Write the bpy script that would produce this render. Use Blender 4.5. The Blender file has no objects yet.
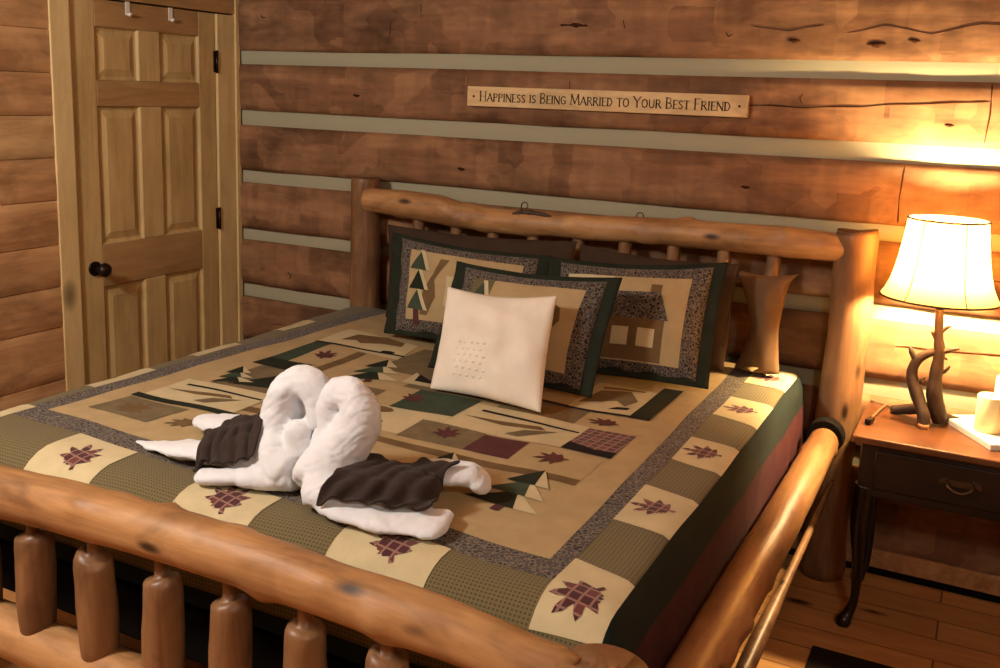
import bpy, bmesh, math, random
from mathutils import Vector, Matrix, noise
random.seed(7)
S = bpy.context.scene
COL = S.collection
PI = math.pi

# ------------------------------------------------------------------ helpers
class MB:
    """collects vertices and faces (world coordinates) for ONE mesh object"""
    def __init__(s):
        s.v, s.f, s.m, s.uv, s.sm = [], [], [], [], []
    def face(s, idx, mat=0, uv=None, smooth=True):
        s.f.append(tuple(idx)); s.m.append(mat); s.uv.append(uv); s.sm.append(smooth)
    def box(s, x0, x1, y0, y1, z0, z1, mat=0):
        b = len(s.v)
        for z in (z0, z1):
            for (x, y) in ((x0, y0), (x1, y0), (x1, y1), (x0, y1)):
                s.v.append((x, y, z))
        for q in ((0, 3, 2, 1), (4, 5, 6, 7), (0, 1, 5, 4), (1, 2, 6, 5), (2, 3, 7, 6), (3, 0, 4, 7)):
            s.face([b + i for i in q], mat, smooth=False)
    def obox(s, c, ax, ay, az, hx, hy, hz, mat=0):
        b = len(s.v)
        c = Vector(c); ax = Vector(ax).normalized(); ay = Vector(ay).normalized(); az = Vector(az).normalized()
        for k in (-1, 1):
            for (i, j) in ((-1, -1), (1, -1), (1, 1), (-1, 1)):
                s.v.append(tuple(c + ax * hx * i + ay * hy * j + az * hz * k))
        for q in ((0, 3, 2, 1), (4, 5, 6, 7), (0, 1, 5, 4), (1, 2, 6, 5), (2, 3, 7, 6), (3, 0, 4, 7)):
            s.face([b + i for i in q], mat, smooth=False)
    def tube(s, pts, rad, seg=20, rough=0.0, nfreq=6.0, mat=0, cap=(True, True), sub=0, bumps=(), capmat=None, round_end=0.0, seed=0.0):
        P = [Vector(p) for p in pts]
        R = [(r, r) if not isinstance(r, (tuple, list)) else tuple(r) for r in (rad if isinstance(rad, (list, tuple)) and len(rad) == len(pts) else [rad] * len(pts))]
        if sub:
            P2, R2 = [], []
            n = len(P)
            for i in range(n - 1):
                p0, p1, p2, p3 = P[max(i - 1, 0)], P[i], P[i + 1], P[min(i + 2, n - 1)]
                for k in range(sub):
                    t = k / sub
                    P2.append(0.5 * ((2 * p1) + (p2 - p0) * t + (2 * p0 - 5 * p1 + 4 * p2 - p3) * t * t + (3 * p1 - p0 - 3 * p2 + p3) * t ** 3))
                    w = t * t * (3 - 2 * t)
                    R2.append(tuple(R[i][q] * (1 - w) + R[i + 1][q] * w for q in (0, 1)))
            P2.append(P[-1]); R2.append(R[-1]); P, R = P2, R2
        n = len(P)
        T = [((P[min(i + 1, n - 1)] - P[max(i - 1, 0)]).normalized()) for i in range(n)]
        up = Vector((0, 0, 1)) if abs(T[0].z) < .9 else Vector((0, 1, 0))
        a = T[0].cross(up).normalized(); rings = []
        ln = 0.0
        L = sum((P[i + 1] - P[i]).length for i in range(n - 1)) or 1
        for i in range(n):
            if i: ln += (P[i] - P[i - 1]).length
            a = (a - T[i] * a.dot(T[i])).normalized(); b = T[i].cross(a)
            e = 1.0
            if round_end:
                d = min(ln, L - ln)
                if d < round_end:
                    e = math.sqrt(max(0.0, 1 - (1 - d / round_end) ** 2)) * .55 + .45
            ring = []
            for k in range(seg):
                th = 2 * PI * k / seg
                dv = a * math.cos(th) * R[i][0] * e + b * math.sin(th) * R[i][1] * e
                f = 1.0
                if rough:
                    q = P[i] + dv
                    f += rough * noise.noise(q * nfreq + Vector((seed, 0, 0))) + rough * .5 * noise.noise(q * nfreq * 2.7)
                for (bt, bth, bs, bh) in bumps:
                    da = math.atan2(math.sin(th - bth), math.cos(th - bth)) * R[i][0]
                    dl = ln - bt * L
                    f += bh * math.exp(-(da * da + dl * dl) / (bs * bs))
                ring.append(len(s.v)); s.v.append(tuple(P[i] + dv * f))
            rings.append(ring)
        for i in range(n - 1):
            for k in range(seg):
                k2 = (k + 1) % seg
                s.face((rings[i][k], rings[i][k2], rings[i + 1][k2], rings[i + 1][k]), mat)
        cm = mat if capmat is None else capmat
        if cap[0]: s.face(tuple(reversed(rings[0])), cm, smooth=False)
        if cap[1]: s.face(tuple(rings[-1]), cm, smooth=False)
    def lathe(s, cx, cy, prof, seg=32, mat=0, capb=False, capt=False):
        rings = []
        for (r, z) in prof:
            ring = []
            for k in range(seg):
                th = 2 * PI * k / seg
                ring.append(len(s.v)); s.v.append((cx + r * math.cos(th), cy + r * math.sin(th), z))
            rings.append(ring)
        for i in range(len(rings) - 1):
            for k in range(seg):
                k2 = (k + 1) % seg
                s.face((rings[i][k], rings[i][k2], rings[i + 1][k2], rings[i + 1][k]), mat)
        if capb: s.face(tuple(reversed(rings[0])), mat, smooth=False)
        if capt: s.face(tuple(rings[-1]), mat, smooth=False)
    def ellipsoid(s, c, r, seg=20, rings=12, mat=0):
        prof = []
        b = len(s.v)
        for i in range(rings + 1):
            ph = PI * i / rings
            for k in range(seg):
                th = 2 * PI * k / seg
                s.v.append((c[0] + r[0] * math.sin(ph) * math.cos(th), c[1] + r[1] * math.sin(ph) * math.sin(th), c[2] - r[2] * math.cos(ph)))
        for i in range(rings):
            for k in range(seg):
                k2 = (k + 1) % seg
                s.face((b + i * seg + k, b + i * seg + k2, b + (i + 1) * seg + k2, b + (i + 1) * seg + k), mat)
    def build(s, name, mats, parent=None, bevel=0, origin=None, clean=False):
        me = bpy.data.meshes.new(name)
        org = Vector(origin) if origin is not None else Vector((0, 0, 0))
        me.from_pydata([tuple(Vector(v) - org) for v in s.v], [], s.f)
        if not isinstance(mats, (list, tuple)): mats = [mats]
        for m in mats: me.materials.append(m)
        me.polygons.foreach_set('material_index', s.m)
        me.polygons.foreach_set('use_smooth', s.sm)
        if any(u is not None for u in s.uv):
            lay = me.uv_layers.new(name='UVMap')
            for p in me.polygons:
                u = s.uv[p.index]
                if u is not None:
                    for li, q in zip(p.loop_indices, u): lay.data[li].uv = q
        me.update()
        if clean:
            bm = bmesh.new(); bm.from_mesh(me)
            bmesh.ops.remove_doubles(bm, verts=bm.verts, dist=1e-6)
            bmesh.ops.recalc_face_normals(bm, faces=bm.faces)
            bm.to_mesh(me); bm.free()
        o = bpy.data.objects.new(name, me)
        o.location = org
        if parent is not None:
            COL.objects.link(o)
            o.parent = parent
            o.matrix_parent_inverse = Matrix.Translation(-WL[parent.name])
            WL[o.name] = Vector(org)
        else:
            COL.objects.link(o)
            WL[o.name] = Vector(org)
        if bevel:
            b = o.modifiers.new('bevel', 'BEVEL'); b.width = bevel; b.segments = 3; b.limit_method = 'ANGLE'
        return o
WL = {}

def thing(name, loc, label, cat, group=None):
    o = bpy.data.objects.new(name, None)
    o.empty_display_size = .1
    o.location = loc
    COL.objects.link(o); WL[o.name] = Vector(loc)
    return tag(o, label, cat, group)
def tag(o, label, cat, group=None):
    o['label'] = label; o['category'] = cat
    if group: o['group'] = group
    return o
def struct(o):
    o['kind'] = 'structure'; return o

# ------------------------------------------------------------------ materials
def lin(c):
    return tuple((v / 255 / 12.92) if v / 255 <= .04045 else ((v / 255 + .055) / 1.055) ** 2.4 for v in c) + (1,)
class NT:
    def __init__(s, name):
        s.m = bpy.data.materials.new(name); s.m.use_nodes = True
        s.t = s.m.node_tree; s.t.nodes.clear()
        s.out = s.n('ShaderNodeOutputMaterial'); s.b = s.n('ShaderNodeBsdfPrincipled')
        s.l(s.b.outputs[0], s.out.inputs[0])
    def n(s, t, **k):
        x = s.t.nodes.new(t)
        for a, v in k.items(): setattr(x, a, v)
        return x
    def l(s, a, b): s.t.links.new(a, b)
    def coord(s, kind='Object', scale=(1, 1, 1), rot=(0, 0, 0)):
        c = s.n('ShaderNodeTexCoord'); m = s.n('ShaderNodeMapping')
        m.inputs['Scale'].default_value = scale; m.inputs['Rotation'].default_value = rot
        s.l(c.outputs[kind], m.inputs[0]); return m.outputs[0]
    def noise(s, vec, scale, detail=4, rough=.55, dist=0):
        x = s.n('ShaderNodeTexNoise'); s.l(vec, x.inputs['Vector'])
        x.inputs['Scale'].default_value = scale; x.inputs['Detail'].default_value = detail
        x.inputs['Roughness'].default_value = rough; x.inputs['Distortion'].default_value = dist
        return x.outputs['Fac']
    def ramp(s, fac, stops, interp='LINEAR'):
        r = s.n('ShaderNodeValToRGB'); s.l(fac, r.inputs[0]); e = r.color_ramp; e.interpolation = interp
        while len(e.elements) < len(stops): e.elements.new(.5)
        for q, (p, c) in zip(e.elements, stops):
            q.position = p; q.color = c if len(c) == 4 else lin(c)
        return r.outputs[0]
    def mix(s, fac, a, b, mode='MIX'):
        x = s.n('ShaderNodeMix', data_type='RGBA', blend_type=mode)
        if isinstance(fac, (int, float)): x.inputs[0].default_value = fac
        else: s.l(fac, x.inputs[0])
        for i, v in ((6, a), (7, b)):
            if isinstance(v, tuple): x.inputs[i].default_value = v
            else: s.l(v, x.inputs[i])
        return x.outputs[2]
    def math(s, op, a, b=None):
        x = s.n('ShaderNodeMath', operation=op)
        for i, v in ((0, a), (1, b)):
            if v is None: continue
            if isinstance(v, (int, float)): x.inputs[i].default_value = v
            else: s.l(v, x.inputs[i])
        return x.outputs[0]
    def bump(s, h, strength=.3, dist=.01):
        x = s.n('ShaderNodeBump'); x.inputs['Strength'].default_value = strength; x.inputs['Distance'].default_value = dist
        s.l(h, x.inputs['Height']); s.l(x.outputs[0], s.b.inputs['Normal'])
    def done(s, col, rough=.7, spec=.3, sheen=0):
        if isinstance(col, tuple): s.b.inputs['Base Color'].default_value = col
        else: s.l(col, s.b.inputs['Base Color'])
        s.b.inputs['Roughness'].default_value = rough
        s.b.inputs['Specular IOR Level'].default_value = spec
        if sheen: s.b.inputs['Sheen Weight'].default_value = sheen
        return s.m

def wood(name, dark, mid, light, axis='x', fine=1.0, rough=.5, spec=.25, knots=True, bump=.25, saw=False, knot_scale=2.2, blot=.8):
    n = NT(name)
    a = {'x': (.10, 1, 1), 'y': (1, .10, 1), 'z': (1, 1, .10)}[axis]
    v = n.coord('Object', a)
    g = n.noise(v, 34 * fine, 5, .62, .6)
    big = n.noise(n.coord('Object', {'x': (.4, 1, 1.4), 'y': (1, .4, 1.4), 'z': (1.4, 1, .4)}[axis]), 5, 4, .6)
    c = n.ramp(n.mix(.45, g, big), [(.30, dark), (.5, mid), (.72, light)])
    bz = n.noise(n.coord('Object', {'x': (.5, 1, 1), 'y': (1, .5, 1), 'z': (1, 1, .5)}[axis]), 7, 3, .7, .6)
    c = n.mix(n.ramp(bz, [(.47, (0, 0, 0, 1)), (.66, (blot, blot, blot, 1))]), c, n.mix(.55, c, tuple(x * .5 for x in lin(dark)[:3]) + (1,)))
    if knots:
        vo = n.n('ShaderNodeTexVoronoi'); vo.inputs['Scale'].default_value = knot_scale
        n.l(n.coord('Object', {'x': (.55, 1, 1.5), 'y': (1, .55, 1.5), 'z': (1.5, 1, .55)}[axis]), vo.inputs['Vector'])
        k = n.ramp(vo.outputs['Distance'], [(.05, (0, 0, 0, 1)), (.13, (1, 1, 1, 1))])
        kd = tuple(x * .28 for x in lin(dark)[:3]) + (1,)
        c = n.mix(k, kd, c)
    if saw:
        w = n.noise(n.coord('Object', (5, 1, .6)), 3, 2, .5)
        c = n.mix(n.ramp(w, [(.40, (1, 1, 1, 1)), (.62, (.0, .0, .0, 1))]), c, n.mix(.32, c, lin(dark)))
        vb = n.n('ShaderNodeTexVoronoi', distance='CHEBYCHEV'); vb.inputs['Scale'].default_value = 5; n.l(n.coord('Object', (1.3, .01, 1.5)), vb.inputs['Vector'])
        sx = n.n('ShaderNodeSeparateColor'); n.l(vb.outputs['Color'], sx.inputs[0])
        c = n.mix(n.ramp(sx.outputs[0], [(.2, (0, 0, 0, 1)), (.8, (.55, .55, .55, 1))]), c, n.mix(.5, c, lin(light)))
        c = n.mix(n.ramp(sx.outputs[1], [(.5, (0, 0, 0, 1)), (.9, (.5, .5, .5, 1))]), c, n.mix(.5, c, lin(dark)))
        bl = n.noise(n.coord('Object', (.8, 1, 1.6)), 2.4, 4, .65)
        c = n.mix(n.ramp(bl, [(.48, (0, 0, 0, 1)), (.68, (.75, .75, .75, 1))]), c, tuple(x * .45 for x in lin(dark)[:3]) + (1,))
    n.bump(g, bump, .006)
    return n.done(c, rough, spec)

def cloth(name, base, var=.10, rough=.95, uvscale=1, bump=.25, sheen=.0):
    n = NT(name)
    uv = n.coord('UV', (1, 1, 1))
    a = n.noise(uv, 14, 4, .6)
    f = n.noise(uv, 420, 2, .6)
    lo = tuple(x * (1 - var * 2) for x in lin(base)[:3]) + (1,); hi = tuple(min(1, x * (1 + var * 2)) for x in lin(base)[:3]) + (1,)
    c = n.ramp(n.mix(.4, a, f), [(.35, lo), (.65, hi)])
    n.bump(f, bump, .002)
    return n.done(c, rough, .15, sheen)
def waves(n, axis, period, thr=None, uv=None):
    w = n.n('ShaderNodeTexWave', wave_type='BANDS', bands_direction=axis)
    w.inputs['Scale'].default_value = 2 * PI / (20 * period)
    n.l(uv if uv is not None else n.coord('UV'), w.inputs['Vector'])
    return w.outputs['Fac'] if thr is None else n.math('GREATER_THAN', w.outputs['Fac'], thr)
def check(name, a, b, p=.0095):
    n = NT(name)
    x = waves(n, 'X', p, .42); y = waves(n, 'Y', p, .5)
    m = n.math('MULTIPLY', x, y)
    c = n.mix(m, lin(a), lin(b))
    c = n.mix(n.noise(n.coord('UV'), 9, 3, .5), n.mix(.25, c, lin(a)), c)
    n.bump(m, .3, .002)
    return n.done(c, .95, .15, .1)
def paisley(name):
    n = NT(name)
    vo = n.n('ShaderNodeTexVoronoi', feature='F1'); vo.inputs['Scale'].default_value = 75
    n.l(n.coord('UV'), vo.inputs['Vector'])
    f = n.noise(n.coord('UV'), 150, 3, .7, 1.5)
    c = n.ramp(n.mix(.5, vo.outputs['Distance'], f), [(.30, (28, 27, 31)), (.42, (46, 42, 43)), (.50, (124, 112, 96)), (.58, (50, 46, 48)), (.70, (78, 70, 68))])
    return n.done(c, .95, .15, .1)
def plaid(name, base, dark, light, p=.026):
    n = NT(name)
    uv = n.coord('UV', (1, 1, 1), (0, 0, .12))
    x = waves(n, 'X', p, .90, uv); y = waves(n, 'Y', p, .90, uv)
    x2 = waves(n, 'X', p * 2, .55, uv); y2 = waves(n, 'Y', p * 2, .55, uv)
    c = n.mix(n.math('MAXIMUM', x2, y2), lin(base), lin(dark))
    c = n.mix(n.math('MULTIPLY', n.math('MAXIMUM', x, y), .6), c, lin(light))
    c = n.mix(n.math('MULTIPLY', n.noise(n.coord('UV'), 40, 2), .35), c, lin(base))
    return n.done(c, .95, .15, .1)
def plain(name, c, rough=.5, spec=.4, metal=0):
    n = NT(name)
    f = n.noise(n.coord('Object'), 30, 3)
    lo = tuple(x * .85 for x in lin(c)[:3]) + (1,)
    m = n.done(n.mix(f, lo, lin(c)), rough, spec)
    n.b.inputs['Metallic'].default_value = metal
    return m

M = {}
M['log_wall'] = wood('hewn log', (84, 56, 38), (130, 92, 64), (166, 124, 88), 'x', .45, .75, .15, True, .5, True, 1.6)
M['plank'] = wood('warm plank', (128, 88, 56), (172, 128, 86), (200, 158, 112), 'y', .6, .6, .2, True, .3, False, 1.9)
M['plank_pale'] = wood('pale plank', (148, 108, 70), (184, 146, 100), (204, 168, 120), 'y', .8, .6, .2, True, .3, False, 1.5)
M['chink'] = NT('chinking').done(lin((152, 146, 122)), .9, .1)
M['pine_z'] = wood('door pine', (152, 124, 78), (184, 154, 102), (200, 172, 120), 'z', .8, .5, .3, False, .12, False, 2.2, .25)
M['pine_y'] = wood('door pine rail', (130, 98, 60), (160, 124, 80), (178, 144, 98), 'y', .8, .5, .3, False, .12, False, 2.2, .25)
M['casing'] = wood('casing pine', (176, 148, 96), (204, 176, 124), (216, 190, 136), 'z', .6, .5, .3, True, .12, False, 2.6, .2)
M['floorwood'] = None
M['log_x'] = wood('peeled log', (110, 74, 44), (164, 120, 76), (190, 150, 102), 'x', .7, .50, .3, True, .3, False, 5.5)
M['log_y'] = wood('peeled log side', (104, 64, 38), (150, 104, 64), (184, 140, 92), 'y', .7, .38, .4, True, .3, False, 5.5)
M['log_z'] = wood('peeled log post', (82, 54, 35), (124, 88, 58), (150, 112, 74), 'z', .7, .42, .35, True, .2, False, 5.5)
M['endgrain'] = wood('end grain', (120, 74, 42), (148, 98, 58), (164, 116, 72), 'z', 2.0, .6, .2, False, .2)
M['dark_wood'] = wood('dark mahogany', (16, 9, 6), (28, 15, 9), (38, 21, 13), 'x', .8, .30, .5, False, .05)
M['top_wood'] = wood('polished nightstand top', (66, 36, 19), (92, 52, 28), (110, 66, 38), 'x', .8, .28, .5, False, .05)
M['branch'] = wood('driftwood branch', (36, 24, 17), (58, 42, 30), (84, 64, 46), 'z', 1.5, .6, .3, False, .4)
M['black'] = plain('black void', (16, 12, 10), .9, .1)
M['iron'] = plain('dark bronze', (48, 36, 28), .35, .5, .8)
M['brass'] = plain('aged pull metal', (96, 72, 50), .35, .5, .8)
M['ivory'] = plain('ivory wax', (250, 230, 172), .5, .4)
M['white_board'] = plain('white painted board', (225, 215, 200), .6, .3)
M['crack'] = plain('crack shadow wood', (58, 34, 20), .9, .05)
M['rug'] = plain('dark rug', (34, 26, 24), .98, .05)
M['ceiling'] = wood('ceiling pine', (120, 80, 46), (158, 112, 66), (180, 136, 86), 'y', .8, .6, .2, False, .1)
# fabrics
M['tan'] = cloth('tan cotton', (164, 142, 104), .06)
M['cream'] = cloth('cream cotton', (184, 170, 134), .05)
M['taupe'] = cloth('taupe cotton', (108, 94, 70), .12)
M['brown'] = cloth('brown cotton', (104, 82, 54), .12)
M['green'] = cloth('deep green cotton', (56, 66, 52), .12)
M['forest'] = cloth('dark green cotton', (34, 38, 29), .12)
M['hem_green'] = cloth('dark hem cotton', (24, 32, 30), .08)
M['ink'] = cloth('black cotton', (30, 26, 26), .1)
M['maroon'] = cloth('maroon cotton', (80, 46, 46), .12)
M['burgundy'] = cloth('burgundy side panel', (60, 27, 31), .15)
M['check'] = check('olive check', (104, 92, 62), (68, 62, 44))
M['paisley'] = paisley('small paisley print')
M['plaid'] = plaid('maroon plaid', (96, 54, 52), (64, 34, 38), (164, 128, 112))
M['white'] = cloth('white terry', (220, 223, 228), .03, .98, 1, 1.0, .3)
M['white_pillow'] = cloth('white pillow linen', (218, 208, 192), .02, .95)
M['choc'] = cloth('chocolate terry', (52, 42, 38), .12, .98, 1, .8, .05)
M['dk_pillow'] = cloth('dark brown pillowcase', (58, 44, 34), .08)
M['tan_case'] = cloth('tan pillowcase', (98, 74, 52), .06)

def floor_mat():
    n = NT('floor planks')
    br = n.n('ShaderNodeTexBrick'); n.l(n.coord('Object', (1, 1, 1)), br.inputs['Vector'])
    br.inputs['Scale'].default_value = 1; br.inputs['Brick Width'].default_value = 1.9; br.inputs['Row Height'].default_value = .135
    br.inputs['Mortar Size'].default_value = .003; br.offset = .4
    br.inputs['Color1'].default_value = lin((206, 156, 98)); br.inputs['Color2'].default_value = lin((180, 128, 78)); br.inputs['Mortar'].default_value = lin((40, 22, 12))
    g = n.noise(n.coord('Object', (.12, 1, 1)), 26, 5, .62, .8)
    c = n.mix(n.ramp(g, [(.35, (0, 0, 0, 1)), (.65, (.7, .7, .7, 1))]), br.outputs['Color'], lin((150, 100, 58)))
    vo = n.n('ShaderNodeTexVoronoi'); vo.inputs['Scale'].default_value = 4.2; n.l(n.coord('Object', (.5, 1.5, 1)), vo.inputs['Vector'])
    c = n.mix(n.ramp(vo.outputs['Distance'], [(.06, (0, 0, 0, 1)), (.14, (1, 1, 1, 1))]), lin((52, 26, 12)), c)
    return n.done(c, .35, .4)
M['floorwood'] = floor_mat()
LP, RP, RL, RP2, EXP = 3900, 170, (-2.4, -3.2, 2.3), 62, 0.0

# ------------------------------------------------------------------ room shell
XL, XR, YB, YF, ZC = -3.293, 1.75, 0.0, -5.7, 2.62
b = MB(); b.box(XL - .15, XR + .1, YF - .1, YB + .15, -.1, 0)
struct(b.build('floor', M['floorwood']))
b = MB(); b.box(XL - .15, XR + .1, YF - .1, YB + .15, ZC, ZC + .1)
struct(b.build('ceiling', M['ceiling']))
b = MB(); b.box(XR, XR + .1, YF, YB + .15, 0, ZC); struct(b.build('wall_right', M['plank']))
b = MB(); b.box(XL - .1, XR + .1, YF - .1, YF, 0, ZC); struct(b.build('wall_front', M['plank']))

chinks = [(.395, .455), (.672, .740), (.957, 1.016), (1.243, 1.305), (1.521, 1.591), (1.808, 1.872), (2.105, 2.165), (2.39, 2.45)]
edges = [0.0] + [v for c in chinks for v in c] + [ZC]
w = MB()
LOGS = []
x0, x1 = XL, XR
for i in range(0, len(edges), 2):
    za, zb = edges[i], edges[i + 1]
    if zb - za < .02: continue
    nx, nz = 110, 8
    base = len(w.v)
    prot = .012 + .006 * random.random(); LOGS.append((za, zb, prot))
    for j in range(nz + 3):
        jj = min(max(j - 1, 0), nz)
        t = jj / nz
        for k in range(nx + 1):
            x = x0 + (x1 - x0) * k / nx
            wob_lo = .005 * noise.noise(Vector((x * 1.3, za * 9, 1))); wob_hi = .005 * noise.noise(Vector((x * 1.3, zb * 9, 1)))
            z = (za + wob_lo) * (1 - t) + (zb + wob_hi) * t
            bul = min(1, 5 * min(t, 1 - t) + .35)
            y = -prot * bul + .010 * noise.noise(Vector((x * 2.6, z * 7, za))) + .004 * noise.noise(Vector((x * 12, z * 9, 3)))
            if j in (0, nz + 2): y = .06
            w.v.append((x, min(y, .012) if j not in (0, nz + 2) else y, z))
    for j in range(nz + 2):
        for k in range(nx):
            a = base + j * (nx + 1) + k
            w.face((a, a + 1, a + nx + 2, a + nx + 1), 0, smooth=j not in (0, nz + 1))
w.box(x0 - .15, x1, .05, .15, 0, ZC, 0)
# drying cracks and knots in the hewn faces
def surf(x, z):
    for (za, zb, prot) in LOGS:
        if za - .01 <= z <= zb + .01:
            t = min(1, max(0, (z - za) / (zb - za)))
            bul = min(1, 5 * min(t, 1 - t) + .35)
            return min(.012, -prot * bul + .010 * noise.noise(Vector((x * 2.6, z * 7, za))) + .004 * noise.noise(Vector((x * 12, z * 9, 3))))
    return .004
def crack(pts, wd, lens=False):
    base = len(w.v); n = len(pts)
    fine = []
    for i in range(n - 1):
        for k in range(8):
            t = k / 8
            x = pts[i][0] * (1 - t) + pts[i + 1][0] * t; z = pts[i][1] * (1 - t) + pts[i + 1][1] * t
            fine.append((x, z))
    fine.append(pts[-1])
    for q, (x, z) in enumerate(fine):
        ww = wd * (.35 + .65 * abs(noise.noise(Vector((x * 9, z * 9, 5)))) * 2) * (1 if 0 < q < len(fine) - 1 else .2)
        if lens: ww = wd * math.sin(PI * (q + .3) / (len(fine) - .4)) * (1 + .3 * noise.noise(Vector((x * 90, 1, z * 50))))
        dz = .006 * noise.noise(Vector((x * 7, z * 7, 2)))
        d = Vector((fine[min(q + 1, len(fine) - 1)][0] - fine[max(q - 1, 0)][0], fine[min(q + 1, len(fine) - 1)][1] - fine[max(q - 1, 0)][1])).normalized()
        for sg_ in (1, -1):
            X_, Z_ = x - d.y * ww * sg_, z + d.x * ww * sg_ + dz
            w.v.append((X_, surf(X_, Z_) - .0022, Z_)); w.v.append((X_, .02, Z_))
    for q in range(len(fine) - 1):
        a = base + q * 4
        w.face((a, a + 2, a + 6, a + 4), 1)
        w.face((a, a + 4, a + 5, a + 1), 1); w.face((a + 2, a + 3, a + 7, a + 6), 1)
crack([(-.872, 1.702), (-.6, 1.706), (-.45, 1.712), (-.2, 1.735), (-.045, 1.742)], .0030)
crack([(-.045, 1.805), (-.04, 1.70), (-.047, 1.60)], .003)
crack([(-.285, 1.515), (-.292, 1.40), (-.288, 1.31)], .0028)
crack([(-.52, 1.965), (-.40, 1.99), (-.25, 1.965), (-.1, 1.995), (.1, 1.99)], .0018)
crack([(-.86, 1.99), (-.72, 1.97), (-.60, 1.99)], .0015)
crack([(-1.62, 1.992), (-1.585, 1.992), (-1.55, 1.988), (-1.50, 1.986)], .0075)
crack([(-.25, .87), (.0, .885), (.25, .90)], .004)
crack([(-.28, 1.24), (-.1, 1.16), (.2, 1.13)], .002)
rk = random.Random(11)
for _ in range(46):
    x = rk.uniform(-3.2, .4); L_ = rk.choice(LOGS); z = rk.uniform(L_[0] + .03, L_[1] - .03)
    if rk.random() < .5: crack([(x, z), (x + .01, z + rk.uniform(-.02, .02)), (x + rk.uniform(.02, .09), z + rk.uniform(-.01, .01))], rk.uniform(.0012, .003))
    else: crack([(x, z - .02), (x + rk.uniform(-.01, .01), z), (x + rk.uniform(-.01, .01), z + rk.uniform(.01, .04))], rk.uniform(.001, .0025))
for x, z, s_ in ((-1.55, 1.99, .014), (-.70, 1.935, .012), (-.42, 1.925, .016), (-.30, 1.94, .010), (.02, 1.965, .018), (-.83, 1.40, .010), (-2.6, 1.68, .010), (-2.05, 1.39, .010), (-.16, 1.66, .008)):
    crack([(x - s_ * 2, z), (x - s_, z + s_ * .2), (x, z - s_ * .1), (x + s_, z), (x + s_ * 2, z)], s_ * .62, True)
wallb = struct(w.build('wall_back', [M['log_wall'], M['crack']]))
c = MB()
for (za, zb) in chinks:
    nx = 90; base = len(c.v)
    for j in range(5):
        for k in range(nx + 1):
            x = x0 + (x1 - x0) * k / nx
            z = za - .012 + (zb - za + .024) * j / 4
            c.v.append((x, .006 + .004 * abs(j - 2) / 2 + .004 * noise.noise(Vector((x * 4, z * 12, 8))), z))
    for j in range(4):
        for k in range(nx):
            a = base + j * (nx + 1) + k
            c.face((a, a + 1, a + nx + 2, a + nx + 1), 0)
c.build('chinking', M['chink'], wallb)

b = MB(); b.box(-3.1, XR, -.032, -.014, .028, .098); b.box(-3.1, XR, -.03, -.014, .0, .020, 1)
bb = struct(b.build('baseboard_back', [M['plank'], M['black']], bevel=.003))

# left wall: wide horizontal boards around the door opening
lw = MB()
seams = [0, .12, .30, .50, .72, .885, 1.055, 1.235, 1.402, 1.566, 1.729, 1.893, 2.05, 2.24, 2.43, ZC]
pale = {8, 12}
for i in range(len(seams) - 1):
    za, zb = seams[i] + .0004, seams[i + 1] - .0004
    segs = [(YF, -1.05)]
    if za > 2.02: segs = [(YF, 0.06)]
    for (ya, yb) in segs:
        ny = 50; base = len(lw.v); mt = 1 if i in pale or i > 11 else 0
        prof = [(-.05, za), (-.002, za), (.001, za + .004)] + [(.002, za + .008 + (zb - za - .016) * q / 4) for q in range(1, 4)] + [(.001, zb - .004), (-.002, zb), (-.05, zb)]
        for (px, pz) in prof:
            for k in range(ny + 1):
                y = ya + (yb - ya) * k / ny
                lw.v.append((XL + px - .004 + .0035 * noise.noise(Vector((y * 2, pz * 6, i))), y, pz))
        for j in range(len(prof) - 1):
            for k in range(ny):
                a = base + j * (ny + 1) + k
                lw.face((a, a + ny + 1, a + ny + 2, a + 1), mt, smooth=True)
lw.box(XL - .2, XL - .045, YF, -1.0, 0, ZC, 2); lw.box(XL - .2, XL - .045, -1.0, .1, 2.05, ZC, 2); lw.box(XL - .2, XL - .16, -1.05, .1, 0, 2.06, 2)
struct(lw.build('wall_left', [M['plank'], M['plank_pale'], M['crack']]))
b = MB(); b.box(XL - .004, XL + .022, YF, -1.062, 0, .09); struct(b.build('baseboard_left', M['plank'], bevel=.003))

# door: six raised panels, jamb, hinges, knob
D0, D1, DT = -.965, -.154, 2.03
door = thing('door_1', (XL, -.56, 0), 'six-panel knotty pine door in the left wall', 'door')
del door['category']; door['kind'] = 'structure'
slab = MB()
cols = [(-.838, -.612), (-.492, -.258)]
rows = [(.20, .848), (1.030, 1.602), (1.709, 1.922)]
xs = XL - .012
def flat(mb, ya, yb, za, zb, x=xs, mat=0, d=.03):
    mb.box(x - d, x, ya, yb, za, zb, mat)
flat(slab, D0, cols[0][0], .01, DT); flat(slab, cols[1][1], D1, .01, DT)
mull = MB()
for (za, zb) in rows: flat(slab, cols[0][1], cols[1][0], za, zb)
zz = [.01] + [v for r in rows for v in r] + [DT]
for i in range(0, len(zz), 2): flat(slab, cols[0][0], cols[1][1], zz[i], zz[i + 1], mat=1)
dp = slab.build('door_slab', [M['pine_z'], M['pine_y']], door, bevel=.004)
for (ya, yb) in cols:
    for (za, zb) in rows:
        p = MB()
        lv = [(0, -.001), (.006, -.012), (.016, -.014), (.042, -.006), (.046, -.004)]
        rings = []
        for (ins, dx) in lv:
            r = []
            for (y, z) in ((ya + ins, za + ins), (yb - ins, za + ins), (yb - ins, zb - ins), (ya + ins, zb - ins)):
                r.append(len(p.v)); p.v.append((xs + dx, y, z))
            rings.append(r)
        for a_, b_ in zip(rings, rings[1:]):
            for k in range(4): p.face((a_[k], a_[(k + 1) % 4], b_[(k + 1) % 4], b_[k]), 0, smooth=False)
        p.face(rings[-1], 0, smooth=False)
        p.build('raised_panel', M['pine_z'], dp)
k = MB()
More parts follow.
